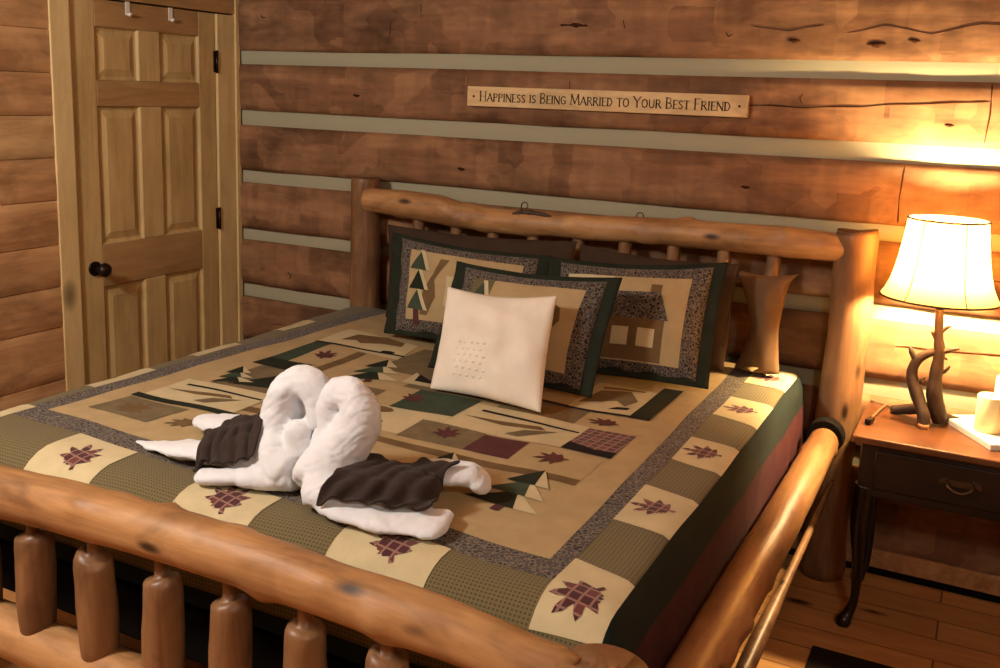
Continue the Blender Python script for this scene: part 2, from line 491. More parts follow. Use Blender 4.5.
ky, kz = -.885, .934
for (r, xa, xb) in ((.031, -.012, -.004), (.013, -.006, .036)):
    k.tube([(XL + xa, ky, kz), (XL + xb, ky, kz)], r, 20)
k.tube([(XL + .028, ky, kz), (XL + .036, ky, kz), (XL + .048, ky, kz), (XL + .062, ky, kz), (XL + .070, ky, kz)], [.014, .025, .031, .026, .008], 24)
k.build('door_knob', M['iron'], door)
for z in (1.812, 1.077, .30):
    h = MB(); h.box(XL - .014, XL - .004, D1 - .012, D1 + .010, z - .048, z + .048)
    h.tube([(XL, D1, z - .052), (XL, D1, z + .052)], .007, 12)
    h.build('hinge', M['iron'], door)
f = MB(); f.box(XL - .05, XL + .004, -1.060, D0 - .003, 0, 2.30); f.build('door_casing', M['casing'], door, bevel=.004)
f = MB(); f.box(XL - .05, XL - .001, D1 + .004, -.034, 0, 2.03); f.build('door_casing', M['casing'], door, bevel=.004)
f = MB(); f.box(XL - .05, XL + .001, D0, -.034, 2.036, 2.20); f.build('door_header', M['pine_y'], door, bevel=.003)
f = MB(); f.box(XL - .05, XL + .008, -.034, -.004, 0, 2.35); struct(f.build('trim_1', M['casing'], bevel=.003))
for i, (y, z) in enumerate(((-.667, 2.014), (-.428, 2.011))):
    t = MB()
    t.box(xs + .001, xs + .004, y - .011, y + .011, z - .035, z + .02)
    t.box(xs - .03, xs + .004, y - .011, y + .011, 2.031, 2.034) if False else None
    t.tube([(xs + .003, y, z - .03), (xs + .014, y, z - .036), (xs + .020, y, z - .026)], [.006, .006, .007], 10)
    o = t.build('over_door_hook', M['white_board'], origin=(xs, y, z), bevel=0)
    tag(o, ('small white hook near the top of the pine door, nearer the knob side', 'small white hook near the top of the pine door, nearer the hinges')[i], 'hook', 'hooks at the top of the door')

# ------------------------------------------------------------------ log bed
PX0, PX1 = -2.485, -.410
bed = thing('log_bed', (-1.45, -1.2, 0), 'peeled pine log bed frame with tall headboard and log footboard', 'bed')
def bumps(n, s=.03, h=.12, seed=0):
    r = random.Random(seed); return [(r.random(), r.random() * 2 * PI - PI, s * (.7 + .6 * r.random()), h * (.6 + .8 * r.random())) for _ in range(n)]
# headboard
p = MB(); p.tube([(PX0, -.098, 0), (PX0 + .005, -.10, .45), (PX0 - .003, -.098, .9), (PX0, -.10, 1.29), (PX0, -.10, 1.305)], [.066, .066, .065, .066, .056], 28, .06, 4, sub=8, bumps=bumps(6, seed=1), capmat=1)
p.build('headboard_post', [M['log_z'], M['endgrain']], bed)
p = MB(); p.tube([(PX1, -.115, 0), (PX1 - .005, -.115, .45), (PX1 + .008, -.115, .9), (PX1 + .004, -.115, 1.25), (PX1 + .002, -.115, 1.268)], [.078, .076, .072, .074, .062], 28, .07, 4, sub=8, bumps=bumps(7, seed=2), capmat=1)
p.build('headboard_post', [M['log_z'], M['endgrain']], bed)
p = MB(); p.tube([(PX0 + .03, -.13, 1.232), (-2.15, -.135, 1.225), (-1.9, -.135, 1.198), (-1.5, -.135, 1.205), (-1.0, -.135, 1.222), (-.7, -.135, 1.225), (PX1 - .02, -.13, 1.222)], [.052, .062, .052, .050, .050, .056, .050], 28, .10, 5, sub=14, bumps=bumps(26, .026, .26, seed=3))
hr = p.build('headboard_rail', M['log_x'], bed)
for x in (-1.685, -1.195):
    q = MB(); z = 1.256
    q.tube([(x - .012, -.135, z - .02), (x - .014, -.137, z + .012), (x - .006, -.137, z + .026), (x + .008, -.137, z + .026), (x + .015, -.137, z + .012), (x + .006, -.137, z + .002)], .0022, 8, sub=4)
    q.build('wire_loop', M['iron'], hr)
q = MB(); q.tube([(-1.74, -.165, 1.222), (-1.69, -.165, 1.244), (-1.64, -.165, 1.248), (-1.57, -.165, 1.240), (-1.53, -.16, 1.230)], [.006, .012, .010, .008, .003], 10, .3, 30, sub=4)
q.build('branch_stub', M['branch'], hr)
p = MB(); p.tube([(PX0 + .04, -.12, .40), (-1.4, -.12, .39), (PX1 - .04, -.12, .40)], [.05, .055, .05], 20, .08, 5, sub=12); p.build('headboard_lower_rail', M['log_x'], bed)
for i, x in enumerate((-2.195, -2.007, -1.831, -1.648, -1.45, -1.254, -1.058, -.865, -.683)):
    r = random.Random(i * 3)
    p = MB(); j = .006 * (r.random() - .5)
    p.tube([(x, -.12, .40), (x, -.12, .52), (x + j, -.12, .56), (x, -.12, .8), (x - j, -.12, 1.03), (x, -.12, 1.085), (x, -.12, 1.12), (x, -.12, 1.19)], [.022, .024, .037, .040, .036, .030, .026, .024], 18, .08, 8, sub=4)
    p.build('headboard_spindle', M['log_z'], bed)
# footboard
FX, FY = -.500, -2.25
p = MB(); p.tube([(FX, FY, 0), (FX + .004, FY, .4), (FX, FY, .722), (FX, FY, .735)], [.084, .084, .084, .076], 30, .05, 4, sub=8, bumps=bumps(3, seed=5), capmat=1)
p.build('foot_post', [M['log_z'], M['endgrain']], bed)
p = MB(); p.tube([(PX0, FY, 0), (PX0, FY, .74), (PX0, FY, .752)], [.084, .084, .076], 30, .05, 4, sub=8, capmat=1)
p.build('foot_post', [M['log_z'], M['endgrain']], bed)
p = MB(); p.tube([(PX0 + .04, FY, .70), (-2.1, FY, .722), (-1.75, FY, .739), (-1.35, FY, .748), (-1.0, FY, .738), (-.75, FY, .728), (FX - .055, FY, .700)], [.056, .060, .061, .058, .055, .052, .048], 34, .07, 4, sub=18, bumps=bumps(26, .028, .16, seed=6))
p.build('foot_rail', M['log_x'], bed)
p = MB(); p.tube([(PX0 + .04, FY, .36), (-1.95, FY, .352), (-1.4, FY, .35), (FX - .05, FY, .36)], [.055, .062, .062, .055], 24, .07, 4, sub=12, bumps=bumps(8, seed=8))
p.build('lower_foot_rail', M['log_x'], bed)
for i, x in enumerate((-2.15, -1.945, -1.74, -1.53, -1.335, -1.137, -.937, -.74)):
    r = random.Random(i); p = MB(); dx = .008 * (r.random() - .5)
    c1, c2 = x + dx, x - dx
    prof_ = [(.340, .018, x), (.372, .030, x), (.386, .041, c1), (.42, .044, c1), (.47, .046, c1), (.52, .046, x), (.57, .044, c2), (.61, .043, c2), (.632, .042, c2), (.640, .038, c2), (.645, .028, x), (.647, .017, x), (.67, .016, x), (.72, .016, x)]
    p.tube([(cx_, FY, z) for z, r_, cx_ in prof_], [r_ for z, r_, cx_ in prof_], 22, .05, 7, bumps=bumps(3, .02, .12, seed=i + 40))
    p.build('foot_spindle', M['log_z'], bed)
# side rails
for x, dx in ((-.430, 0), (PX0 + .01, 0)):
    p = MB(); p.tube([(x, -.19, .552), (x + .002, -.9, .552), (x - .004, -1.6, .55), (x, -2.20, .55)], [.050, .054, .056, .058], 30, .05, 6, sub=24, bumps=bumps(18, .020, .20, seed=int(-x * 100)), capmat=1)
    p.build('side_rail', [M['log_y'], M['endgrain']], bed)
    p = MB(); p.tube([(x + .035, -.18, .385), (x + .03, -.9, .37), (x + .022, -1.38, .35), (x + .01, -2.20, .30)], [.008, .012, .022, .008], 20, .08, 5, sub=12)
    p.build('side_stretcher', M['log_z'], bed)
p = MB(); p.tube([(-.430, -.20, .562), (-.430, -.26, .566)], [.064, .060], 28)
p.build('rail_bracket', M['black'], bed)
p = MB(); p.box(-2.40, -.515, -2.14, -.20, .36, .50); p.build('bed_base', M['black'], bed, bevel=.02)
p = MB(); p.box(-2.485, -.575, -2.12, -.215, .501, .725); mt = p.build('mattress', M['dk_pillow'], origin=(-1.5, -1.2, .501), bevel=.05)
tag(mt, 'thick mattress lying inside the log bed underneath the patchwork quilt', 'mattress')

# ------------------------------------------------------------------ quilt
QT=0.75; QL=-2.565; QR=-0.535; QF=-2.02
def _n(x,y):
    return (math.sin(9.1*x+2.3*y+.7)*math.cos(7.3*y-3.1*x+1.1)+.6*math.sin(17.3*x-5.1*y)*math.cos(15.7*y+4.4*x+.4))
def _edge(e,R):
    # e = arc length past the start of the rounding: returns (horizontal advance, drop)
    if e<=0: return 0.0,0.0
    L=R*math.pi/2
    if e<L:
        a=e/R; return R*math.sin(a), R*(1-math.cos(a))
    return R+.03*(1-math.exp(-(e-L)*6)), R+(e-L)
def quilt_pt(s,t):
    RR,RL,RF=.045,.08,.13
    x,ds=s,0.0
    if s>QR-RR:
        h,ds=_edge(s-(QR-RR),RR); x=QR-RR+h
    elif s<QL+RL:
        h,ds=_edge((QL+RL)-s,RL); x=QL+RL-h
    y,dt=t,0.0
    if t<QF:
        h,dt=_edge(QF-t,RF); y=QF-h
    d=math.hypot(ds,dt)
    z=QT-d+.0035*_n(s,t)
    if ds>.05: x+=.006*math.sin(t*11+1)*min(1,ds*3)*(1 if s>QR-RR else -1)
    return x,y,z

_c = {}
def qn(s, t):
    h = .004
    a = Vector(quilt_pt(s + h, t)) - Vector(quilt_pt(s - h, t)); b_ = Vector(quilt_pt(s, t + h)) - Vector(quilt_pt(s, t - h))
    n = a.cross(b_)
    return n.normalized() if n.length > 1e-9 else Vector((0, 0, 1))
def qmap(s, t, off):
    return tuple(Vector(quilt_pt(s, t)) + qn(s, t) * off)

def pattern(mb, poly, mat, layer, fmap, g=.03, step=.0009, uvmul=(1, 1)):
    """mesh a flat outline on a grid so it can follow a curved cloth"""
    bm = bmesh.new()
    vs = [bm.verts.new((x, y, 0)) for x, y in poly]
    bm.faces.new(vs); bm.normal_update()
    if len(poly) > 4: bmesh.ops.triangulate(bm, faces=bm.faces[:], ngon_method='EAR_CLIP')
    xs_ = [p[0] for p in poly]; ys_ = [p[1] for p in poly]
    for ax, lo, hi in ((0, min(xs_), max(xs_)), (1, min(ys_), max(ys_))):
        k = math.ceil(lo / g + 1e-6)
        while k * g < hi - 1e-6:
            co = [0, 0, 0]; co[ax] = k * g; no = [0, 0, 0]; no[ax] = 1
            bmesh.ops.bisect_plane(bm, geom=bm.verts[:] + bm.edges[:] + bm.faces[:], plane_co=co, plane_no=no, dist=1e-6)
            k += 1
    bm.normal_update()
    base = len(mb.v); idx = {}
    bm.verts.index_update()
    for v in bm.verts:
        idx[v.index] = len(mb.v); mb.v.append(fmap(v.co.x, v.co.y, layer * step))
    for f in bm.faces:
        vv = list(f.verts)
        if f.normal.z < 0: vv.reverse()
        if f.calc_area() < 1e-10: continue
        mb.face([idx[v.index] for v in vv], mat, [(v.co.x * uvmul[0], v.co.y * uvmul[1]) for v in vv])
    bm.free()

def rect(a, b_, c_, d): return [(a, c_), (b_, c_), (b_, d), (a, d)]
LEAF = []
for _a, _l in ((12, .80), (52, .95), (90, 1.08), (128, .95), (168, .80), (212, .55)):
    for _d, _r in ((-17, .52), (-8, _l * .80), (0, _l), (9, _l * .78), (17, .50)):
        LEAF.append((_r * math.cos(math.radians(_a + _d)), _r * math.sin(math.radians(_a + _d))))
LEAF += [(-.10, -.42), (-.11, -.66), (.04, -.66), (.06, -.42), (.40, -.36), (.58, -.30), (.46, -.12)]
def leaf(cx, cy, r, ang, sx=1, sy=1):
    c_, s_ = math.cos(ang), math.sin(ang)
    return [(cx + r * (x * sx * c_ - y * sy * s_), cy + r * (x * sx * s_ + y * sy * c_)) for x, y in LEAF]
def blob(cx, cy, rx, ry, n=14, wob=.15, seed=0):
    r = random.Random(seed)
    return [(cx + rx * math.cos(2 * PI * k / n) * (1 + wob * (r.random() - .5)), cy + ry * math.sin(2 * PI * k / n) * (1 + wob * (r.random() - .5))) for k in range(n)]
QM = ['taupe', 'tan', 'cream', 'check', 'paisley', 'maroon', 'plaid', 'green', 'forest', 'hem_green', 'ink', 'brown', 'burgundy']
mi = {n: i for i, n in enumerate(QM)}
q = MB()
def A(poly, mat, layer, g=.03): pattern(q, poly, mi[mat], layer, qmap, g)
SB0, SB1, TB0, TB1 = -2.95, -.08, -2.31, -.14      # whole cloth, unfolded
A(rect(SB0, SB1, TB0, TB1), 'check', 0, .03)
# right hem: dark green band then burgundy side panel
A(rect(-.553, -.445, TB0, TB1), 'hem_green', 1); A(rect(-.445, SB1, TB0, TB1), 'burgundy', 1)
A(rect(SB0, -2.69, TB0, TB1), 'hem_green', 1); A(rect(SB0, -.553, TB0, -2.27), 'hem_green', 2)
# printed band around the field
def skew(s): return -1.845 - (s + 2.3) * .054
A([(-2.475, skew(-2.475) - .08), (-.70, skew(-.7) - .08), (-.70, TB1), (-2.40, TB1)], 'paisley', 1)
A([(-2.405, skew(-2.405)), (-.745, skew(-.745)), (-.775, TB1), (-2.315, TB1)], 'tan', 2)
# border blocks with leaves: right side, left side, foot
LV = []
for ta, tb in ((-.385, -.165), (-.81, -.565), (-1.235, -1.03), (-1.69, -1.445)):
    A([(-.70, ta + .02), (-.553, ta - .015), (-.553, tb - .02), (-.70, tb + .01)], 'cream', 2); LV.append((-.627, (ta + tb) / 2 + .005, .066, PI / 2))
A([(-.70, -2.14), (-.553, -2.13), (-.553, -1.935), (-.70, -1.895)], 'cream', 2); LV.append((-.625, -2.03, .075, 2.6))
for ta, tb in ((-.70, -.50), (-1.17, -.95), (-1.62, -1.375), (-2.02, -1.84)):
    A([(-2.68, ta), (-2.462, ta), (-2.452, tb), (-2.68, tb)], 'cream', 2); LV.append((-2.57, (ta + tb) / 2, .068, -PI / 2))
for sa, sb in ((-2.155, -1.925), (-1.655, -1.425), (-1.195, -.945)):
    A([(sa, -2.22), (sb, -2.22), (sb, skew(sb) - .08), (sa, skew(sa) - .08)], 'cream', 2); LV.append(((sa + sb) / 2 + .01, -2.045, .072, .45))
for (cx, cy, r, a) in LV: A(leaf(cx, cy, r, a), 'plaid', 3, .02)
# centre composition
A(rect(-2.10, -.85, -1.545, -1.505), 'brown', 3)
A(rect(-1.42, -.85, -1.505, -1.335), 'tan', 3)
A(rect(-1.215, -1.075, -1.468, -1.33), 'maroon', 4)
A(rect(-1.43, -1.215, -1.47, -1.32), 'taupe', 4); A(leaf(-1.31, -1.39, .055, .4), 'maroon', 5, .02)
A(leaf(-.965, -1.405, .058, 1.9), 'brown', 4, .02); A(leaf(-.965, -1.405, .05, 1.9), 'maroon', 5, .02)
def pine(s0, s1, t0, t1):
    A(rect(s0, s1, t0, t1), 'cream', 4)
    w_, h_ = s1 - s0, t1 - t0
    A([(s0 + .12 * w_, t1 - .22 * h_), (s1 - .02 * w_, t1 - .28 * h_), (s1 - .02 * w_, t1 - .33 * h_), (s0 + .12 * w_, t1 - .30 * h_)], 'ink', 5)
    A([(s0 + .05 * w_, t0 + .42 * h_), (s0 + .40 * w_, t0 + .38 * h_), (s0 + .75 * w_, t0 + .50 * h_), (s0 + .68 * w_, t0 + .60 * h_), (s0 + .35 * w_, t0 + .50 * h_)], 'brown', 5)
    A([(s0 + .50 * w_, t0 + .12 * h_), (s0 + .62 * w_, t0 + .10 * h_), (s0 + .84 * w_, t0 + .52 * h_), (s0 + .60 * w_, t0 + .36 * h_)], 'taupe', 6)
pine(-1.362, -.985, -1.322, -1.10)
pine(-2.295, -1.93, -1.575, -1.385)
A(rect(-2.32, -1.90, -1.608, -1.575), 'forest', 4)
A(rect(-1.59, -1.365, -1.26, -1.07), 'green', 4)
A(rect(-1.66, -1.365, -1.46, -1.26), 'cream', 3); A(blob(-1.55, -1.40, .03, .012), 'ink', 4); A(blob(-1.60, -1.30, .05, .03), 'brown', 4)
A(rect(-.985, -.838, -1.322, -1.11), 'plaid', 4); A([(-.985, -1.322), (-.838, -1.322), (-.838, -1.275), (-.90, -1.285), (-.985, -1.255)], 'ink', 5)
A(leaf(-.955, -1.04, .055, 1.5, .8, 1.1), 'maroon', 4, .02)
A(rect(-1.30, -1.04, -1.10, -.94), 'taupe', 3); A([(-1.26, -1.10), (-1.06, -1.10), (-1.10, -.95)], 'brown', 4)
A(rect(-1.12, -.915, -.95, -.675), 'cream', 5); A(rect(-.915, -.848, -.965, -.60), 'forest', 5); A(rect(-1.60, -.848, -.965, -.95), 'ink', 6)
A([(-1.11, -.90), (-1.08, -.76), (-.99, -.72), (-.94, -.80), (-.96, -.87), (-1.0, -.83), (-1.05, -.86)], 'taupe', 6)
A([(-1.00, -.915), (-.94, -.90), (-.94, -.875), (-.98, -.885)], 'ink', 6); A([(-1.09, -.72), (-.95, -.685), (-.95, -.70), (-1.08, -.74)], 'brown', 6)
A(rect(-1.66, -1.30, -1.07, -.80), 'taupe', 3); A(leaf(-1.56, -1.16, .05, .9), 'maroon', 5, .02)
A([(-1.70, -.92), (-1.53, -1.03), (-1.69, -1.035)], 'cream', 4); A([(-1.68, -.93), (-1.56, -1.0), (-1.66, -1.0)], 'ink', 5)
# left group
A([(-2.325, -1.765), (-2.085, -1.77), (-2.06, -1.625), (-2.31, -1.612)], 'taupe', 4); A(leaf(-2.20, -1.70, .07, 1.2), 'brown', 5, .02)
A(leaf(-1.985, -1.71, .055, 2.2, .8, 1.1), 'brown', 4, .02)
A(rect(-2.20, -1.92, -1.385, -1.13), 'taupe', 3); A([(-2.15, -1.36), (-1.96, -1.33), (-2.06, -1.16)], 'forest', 4)
def tree(cx, cy, r, ang, l0=4, white=True):
    c_, s_ = math.cos(ang), math.sin(ang)
    T_ = lambda pts: [(cx + r * (x * c_ - y * s_), cy + r * (x * s_ + y * c_)) for x, y in pts]
    A(T_([(-.10, -1.2), (.10, -1.2), (.10, -.9), (-.10, -.9)]), 'maroon', l0)
    for k, (w_, b_, t_, m_) in enumerate(((.85, -.95, -.15, 'forest'), (.68, -.35, .42, 'green'), (.5, .2, 1.05, 'forest'))):
        if white: A(T_([(w_ * .25, b_), (w_, b_), (0, t_)]), 'cream', l0 + k + .2)
        A(T_([(-w_, b_), (w_ * (.35 if white else 1), b_), (0, t_)]), m_, l0 + k + .5)
tree(-.955, -1.626, .12, -.05)
tree(-2.19, -1.27, .085, .5)
tree(-1.205, -1.575, .07, .2)
tree(-1.83, -.96, .12, .3)
A(rect(-2.248, -2.17, -1.03, -.76), 'green', 4); A(rect(-2.248, -2.06, -1.13, -1.03), 'forest', 4)
A(rect(-2.17, -2.03, -1.03, -.79), 'tan', 4); A(leaf(-2.10, -.91, .06, .3), 'maroon', 5, .02)
A(rect(-2.03, -1.99, -1.08, -.80), 'brown', 4)
A([(-2.25, -.75), (-1.845, -.82), (-1.89, -.60), (-2.25, -.54)], 'cream', 4)
A([(-2.18, -.70), (-2.17, -.60), (-2.05, -.57), (-1.95, -.60), (-1.93, -.66), (-2.02, -.66), (-2.09, -.70), (-2.13, -.67)], 'brown', 5)
A(rect(-2.25, -1.85, -.775, -.76), 'ink', 5)
A(blob(-1.93, -.75, .03, .015, seed=3), 'ink', 5)
A(rect(-1.85, -1.66, -.95, -.62), 'taupe', 3)
A(rect(-1.98, -1.68, -1.46, -1.14), 'taupe', 3)
A(blob(-2.05, -.42, .05, .03, seed=4), 'ink', 4); A(rect(-1.98, -1.6, -.5, -.3), 'taupe', 3)
quilt = q.build('patchwork_quilt', [M[n] for n in QM], origin=(-1.5, -1.2, .74))
tag(quilt, 'patchwork lodge quilt with leaf, bear and pine tree blocks spread over the log bed', 'quilt')
# the corner by the right head post turned back on itself
fl = MB()
def flapmap(u, v, off):
    x = -.735 + .11 * u; y = -.20 - .12 * v
    z = .762 + .045 * math.sin(PI * min(1, u * 1.1)) * (1 - .6 * v) + .012 * math.sin(PI * v)
    return (x, y, z + off)
pattern(fl, [(0, 0), (1, 0), (.85, .5), (.45, 1), (.1, .75)], 0, 1, flapmap, .1, .001)
fl.build('turned_corner', M['tan'], quilt)

# ------------------------------------------------------------------ pillows
def pillow_fn(BL, BR, TL, TR, T, m=(0, 0), conc=.05, sag=0.0, seed=0, back=.6, wr=.006):
    BL, BR, TL, TR = map(Vector, (BL, BR, TL, TR))
    nrm = (BR - BL).cross(TL - BL).normalized()
    if nrm.y > 0: nrm = -nrm
    def fn(u, v, side, off):
        uu = .5 + (u - .5) * (1 - conc * math.sin(PI * v)); vv = .5 + (v - .5) * (1 - conc * 1.2 * math.sin(PI * u))
        P = (BL * (1 - uu) + BR * uu) * (1 - vv) + (TL * (1 - uu) + TR * uu) * vv
        a = min(1, max(0, (u - m[0]) / (1 - 2 * m[0]))); b_ = min(1, max(0, (v - m[1]) / (1 - 2 * m[1])))
        h = (max(0.0, math.sin(PI * a)) * max(0.0, math.sin(PI * b_))) ** .55
        vb = 1 + .25 * (.5 - v)
        d = T * h * vb * (1 if side > 0 else back) + .003
        d += wr * noise.noise(Vector((u * 5 + seed, v * 5, side))) * (.4 + h)
        if side > 0 and (m[0] or m[1]) and h == 0: d += .004 * math.sin(u * 31 + v * 23 + seed)
        P = P + nrm * side * (d + off)
        P.z -= sag * math.sin(PI * u) * v
        return P
    return fn
def pillow_mesh(fn, mats_names, mb=None, n=30, mat=0, u0=0, u1=1, v0=0, v1=1):
    mb = mb or MB()
    base = len(mb.v)
    for side in (1, -1):
        for j in range(n + 1):
            for i in range(n + 1):
                mb.v.append(tuple(fn(u0 + (u1 - u0) * i / n, v0 + (v1 - v0) * j / n, side, 0)))
    W = n + 1; B = base + W * W
    for j in range(n):
        for i in range(n):
            a = base + j * W + i; c = B + j * W + i
            uv = [(u0 + (u1 - u0) * (i + d) / n * .6, v0 + (v1 - v0) * (j + e) / n * .4) for d, e in ((0, 0), (1, 0), (1, 1), (0, 1))]
            mb.face((a, a + 1, a + W + 1, a + W), mat, uv)
            mb.face((c, c + W, c + W + 1, c + 1), mat, [uv[0], uv[3], uv[2], uv[1]])
    rim = [j for j in range(W)] + [j * W + n for j in range(1, W)] + [n * W + i for i in range(n - 1, -1, -1)] + [j * W for j in range(n - 1, 0, -1)]
    for a, c in zip(rim, rim[1:] + rim[:1]):
        mb.face((base + c, base + a, B + a, B + c), mat, [(0, 0), (.01, 0), (.01, .01), (0, .01)])
    return mb
def mid(a, b_): return tuple((x + y) / 2 for x, y in zip(a, b_))

def sham(BL, BR, TL, TR, label, motif, T=.075, seed=0, m=(.080, .045)):
    org = mid(BL, BR)
    fn = pillow_fn(BL, BR, TL, TR, T, m, .03, .012, seed)
    t = thing('quilted_sham', org, label, 'pillow', 'quilted shams')
    names = ['paisley', 'tan', 'cream', 'taupe', 'brown', 'green', 'forest', 'maroon', 'ink', 'check']
    ix = {n: i for i, n in enumerate(names)}
    b_ = MB()
    body = pillow_mesh(lambda u, v, s, o: fn(m[0] * .9 + (1 - 1.8 * m[0]) * u, m[1] * .9 + (1 - 1.8 * m[1]) * v, s, .002 + o), None, b_, 30, 0)
    def PP(poly, mat, layer): pattern(b_, poly, ix[mat], layer, lambda u, v, o: tuple(fn(u, v, 1, .002 + o)), .05, .0009, (.6, .4))
    motif(PP)
    b_.build('sham_front', [M[n] for n in names], t)
    f = pillow_mesh(fn, None, None, 40, 0)
    f.build('flange', M['forest'], t)
    return t
def tiers(PP, cx, cy, w, h, l=4):
    PP([(cx - .02, cy - h * .75), (cx + .02, cy - h * .75), (cx + .02, cy - h * .45), (cx - .02, cy - h * .45)], 'maroon', l)
    for k, mt in enumerate(('green', 'forest', 'green')):
        y0 = cy - h * .5 + k * h * .36
        PP([(cx - w * .05, y0 + h * .40), (cx + w * .15, y0 + h * .40), (cx + w * .62, y0), (cx + w * .2, y0 + .01)], 'cream', l + k * .5)
        PP([(cx - w * .5, y0 + .01), (cx + w * .42, y0), (cx, y0 + h * .36)], mt, l + 1 + k * .5)
def m_tree_bear(PP):
    PP(rect(.15, .86, .15, .86), 'tan', 2)
    tiers(PP, .225, .52, .13, .56)
    PP([(.36, .80), (.42, .80), (.34, .55), (.36, .38), (.30, .20), (.25, .20), (.27, .45), (.33, .62)], 'brown', 3)
    PP(rect(.42, .80, .30, .62), 'cream', 3)
def m_center(PP):
    PP(rect(.16, .84, .13, .86), 'tan', 2)
    PP(rect(.16, .30, .13, .86), 'check', 3)
    tiers(PP, .235, .50, .14, .56, 4)
    PP([(.60, .28), (.64, .22), (.70, .24), (.72, .45), (.76, .55), (.745, .66), (.70, .70), (.655, .66), (.65, .55), (.62, .45)], 'brown', 4)
def m_house(PP):
    PP(rect(.13, .83, .11, .85), 'tan', 2)
    PP(rect(.13, .40, .62, .85), 'cream', 2.5)
    PP([(.35, .12), (.725, .12), (.725, .46), (.35, .46)], 'brown', 3)
    PP([(.33, .46), (.745, .46), (.68, .70), (.37, .70)], 'paisley', 4)
    PP(rect(.62, .68, .70, .78), 'brown', 3.5)
    PP(rect(.44, .535, .23, .38), 'cream', 5); PP(rect(.585, .68, .23, .38), 'cream', 5)

# dark plain pillows standing against the headboard
def plain_pillow(nm, BL, BR, TL, TR, T, mat, label, group=None, conc=.05, seed=0, wr=.012, sag=.01):
    fn = pillow_fn(BL, BR, TL, TR, T, (0, 0), conc, sag, seed, .9, wr)
    o = pillow_mesh(fn, None, None, 34).build(nm, mat, None, origin=mid(BL, BR))
    return tag(o, label, 'pillow', group)
plain_pillow('bed_pillow', (-2.22, -.33, .77), (-1.43, -.33, .77), (-2.27, -.245, 1.150), (-1.405, -.245, 1.165), .05, M['dk_pillow'], 'dark brown pillow against the headboard, behind the pine-tree sham on the door side', 'dark brown pillows at the headboard', .03, 1)
plain_pillow('bed_pillow', (-1.38, -.33, .77), (-.785, -.33, .77), (-1.39, -.245, 1.155), (-.775, -.245, 1.145), .05, M['dk_pillow'], 'dark brown pillow against the headboard, behind the cabin sham on the lamp side', 'dark brown pillows at the headboard', .03, 5)
def tan_pillow():
    mb = MB(); n = 30
    def fn(u, v, s):
        w_ = .050 + .050 * abs(v - .42) ** 1.5 * 2.2 + (.020 * max(0, (v - .86) / .14) ** 2)
        x = -.682 + .012 * math.sin(v * 4) + (u - .5) * 2 * w_
        h = max(0, math.sin(PI * u)) ** .5 * (max(0, math.sin(PI * min(1, .04 + v * .96))) ** .25)
        z = .772 + .358 * v - .020 * math.sin(PI * u) * max(0, v - .7) * 3
        return (x, -.262 + .03 * v - s * (.045 * h + .002) + .004 * noise.noise(Vector((u * 4, v * 6, s))), z)
    W = n + 1
    for s in (1, -1):
        for j in range(W):
            for i in range(W): mb.v.append(fn(i / n, j / n, s))
    for j in range(n):
        for i in range(n):
            a = j * W + i; c = W * W + a
            uv = [(i / n * .2, j / n * .4), ((i + 1) / n * .2, j / n * .4), ((i + 1) / n * .2, (j + 1) / n * .4), (i / n * .2, (j + 1) / n * .4)]
            mb.face((a, a + 1, a + W + 1, a + W), 0, uv); mb.face((c, c + W, c + W + 1, c + 1), 0, uv)
    rim = [j for j in range(W)] + [j * W + n for j in range(1, W)] + [n * W + i for i in range(n - 1, -1, -1)] + [j * W for j in range(n - 1, 0, -1)]
    for a, c in zip(rim, rim[1:] + rim[:1]): mb.face((c, a, W * W + a, W * W + c), 0, [(0, 0)] * 4)
    o = mb.build('bed_pillow', M['tan_case'], None, origin=(-.67, -.26, .765))
    tag(o, 'narrow tan pillow pinched in the middle, standing beside the right headboard post', 'pillow')
tan_pillow()
sham((-2.06, -.58, .775), (-1.40, -.56, .775), (-2.165, -.375, 1.142), (-1.455, -.365, 1.118), 'quilted sham with green pine tree blocks, farthest left of the three bordered shams', m_tree_bear, .06, 1)
sham((-1.365, -.70, .775), (-.766, -.60, .775), (-1.408, -.49, 1.135), (-.785, -.375, 1.168), 'quilted sham showing a brown cabin with a printed roof and two windows', m_house, .07, 2)
sham((-1.668, -.900, .775), (-1.060, -.905, .775), (-1.675, -.70, 1.118), (-1.048, -.715, 1.135), 'quilted sham with a wide green edge, directly behind the small white pillow', m_center, .075, 3)
wp = pillow_fn((-1.552, -1.075, .765), (-1.148, -1.10, .765), (-1.605, -.885, 1.064), (-1.195, -.905, 1.088), .062, (0, 0), .035, .012, 9, .45, .012)
mb = pillow_mesh(wp, None, None, 44)
t = thing('throw_pillow', (-1.35, -1.08, .765), 'small square white pillow in front of the shams', 'pillow')
mb.build('pillow_cover', M['white_pillow'], t)
tf = MB()
for r_ in range(6):
    for c_ in range(5):
        u = .24 + .062 * c_ + (.031 if r_ % 2 else 0); v = .15 + .060 * r_
        p_ = wp(u, v, 1, .0)
        tf.ellipsoid(tuple(p_), (.0062, .0025, .0050), 10, 6)
tf.build('tufted_dots', M['white_pillow'], t)

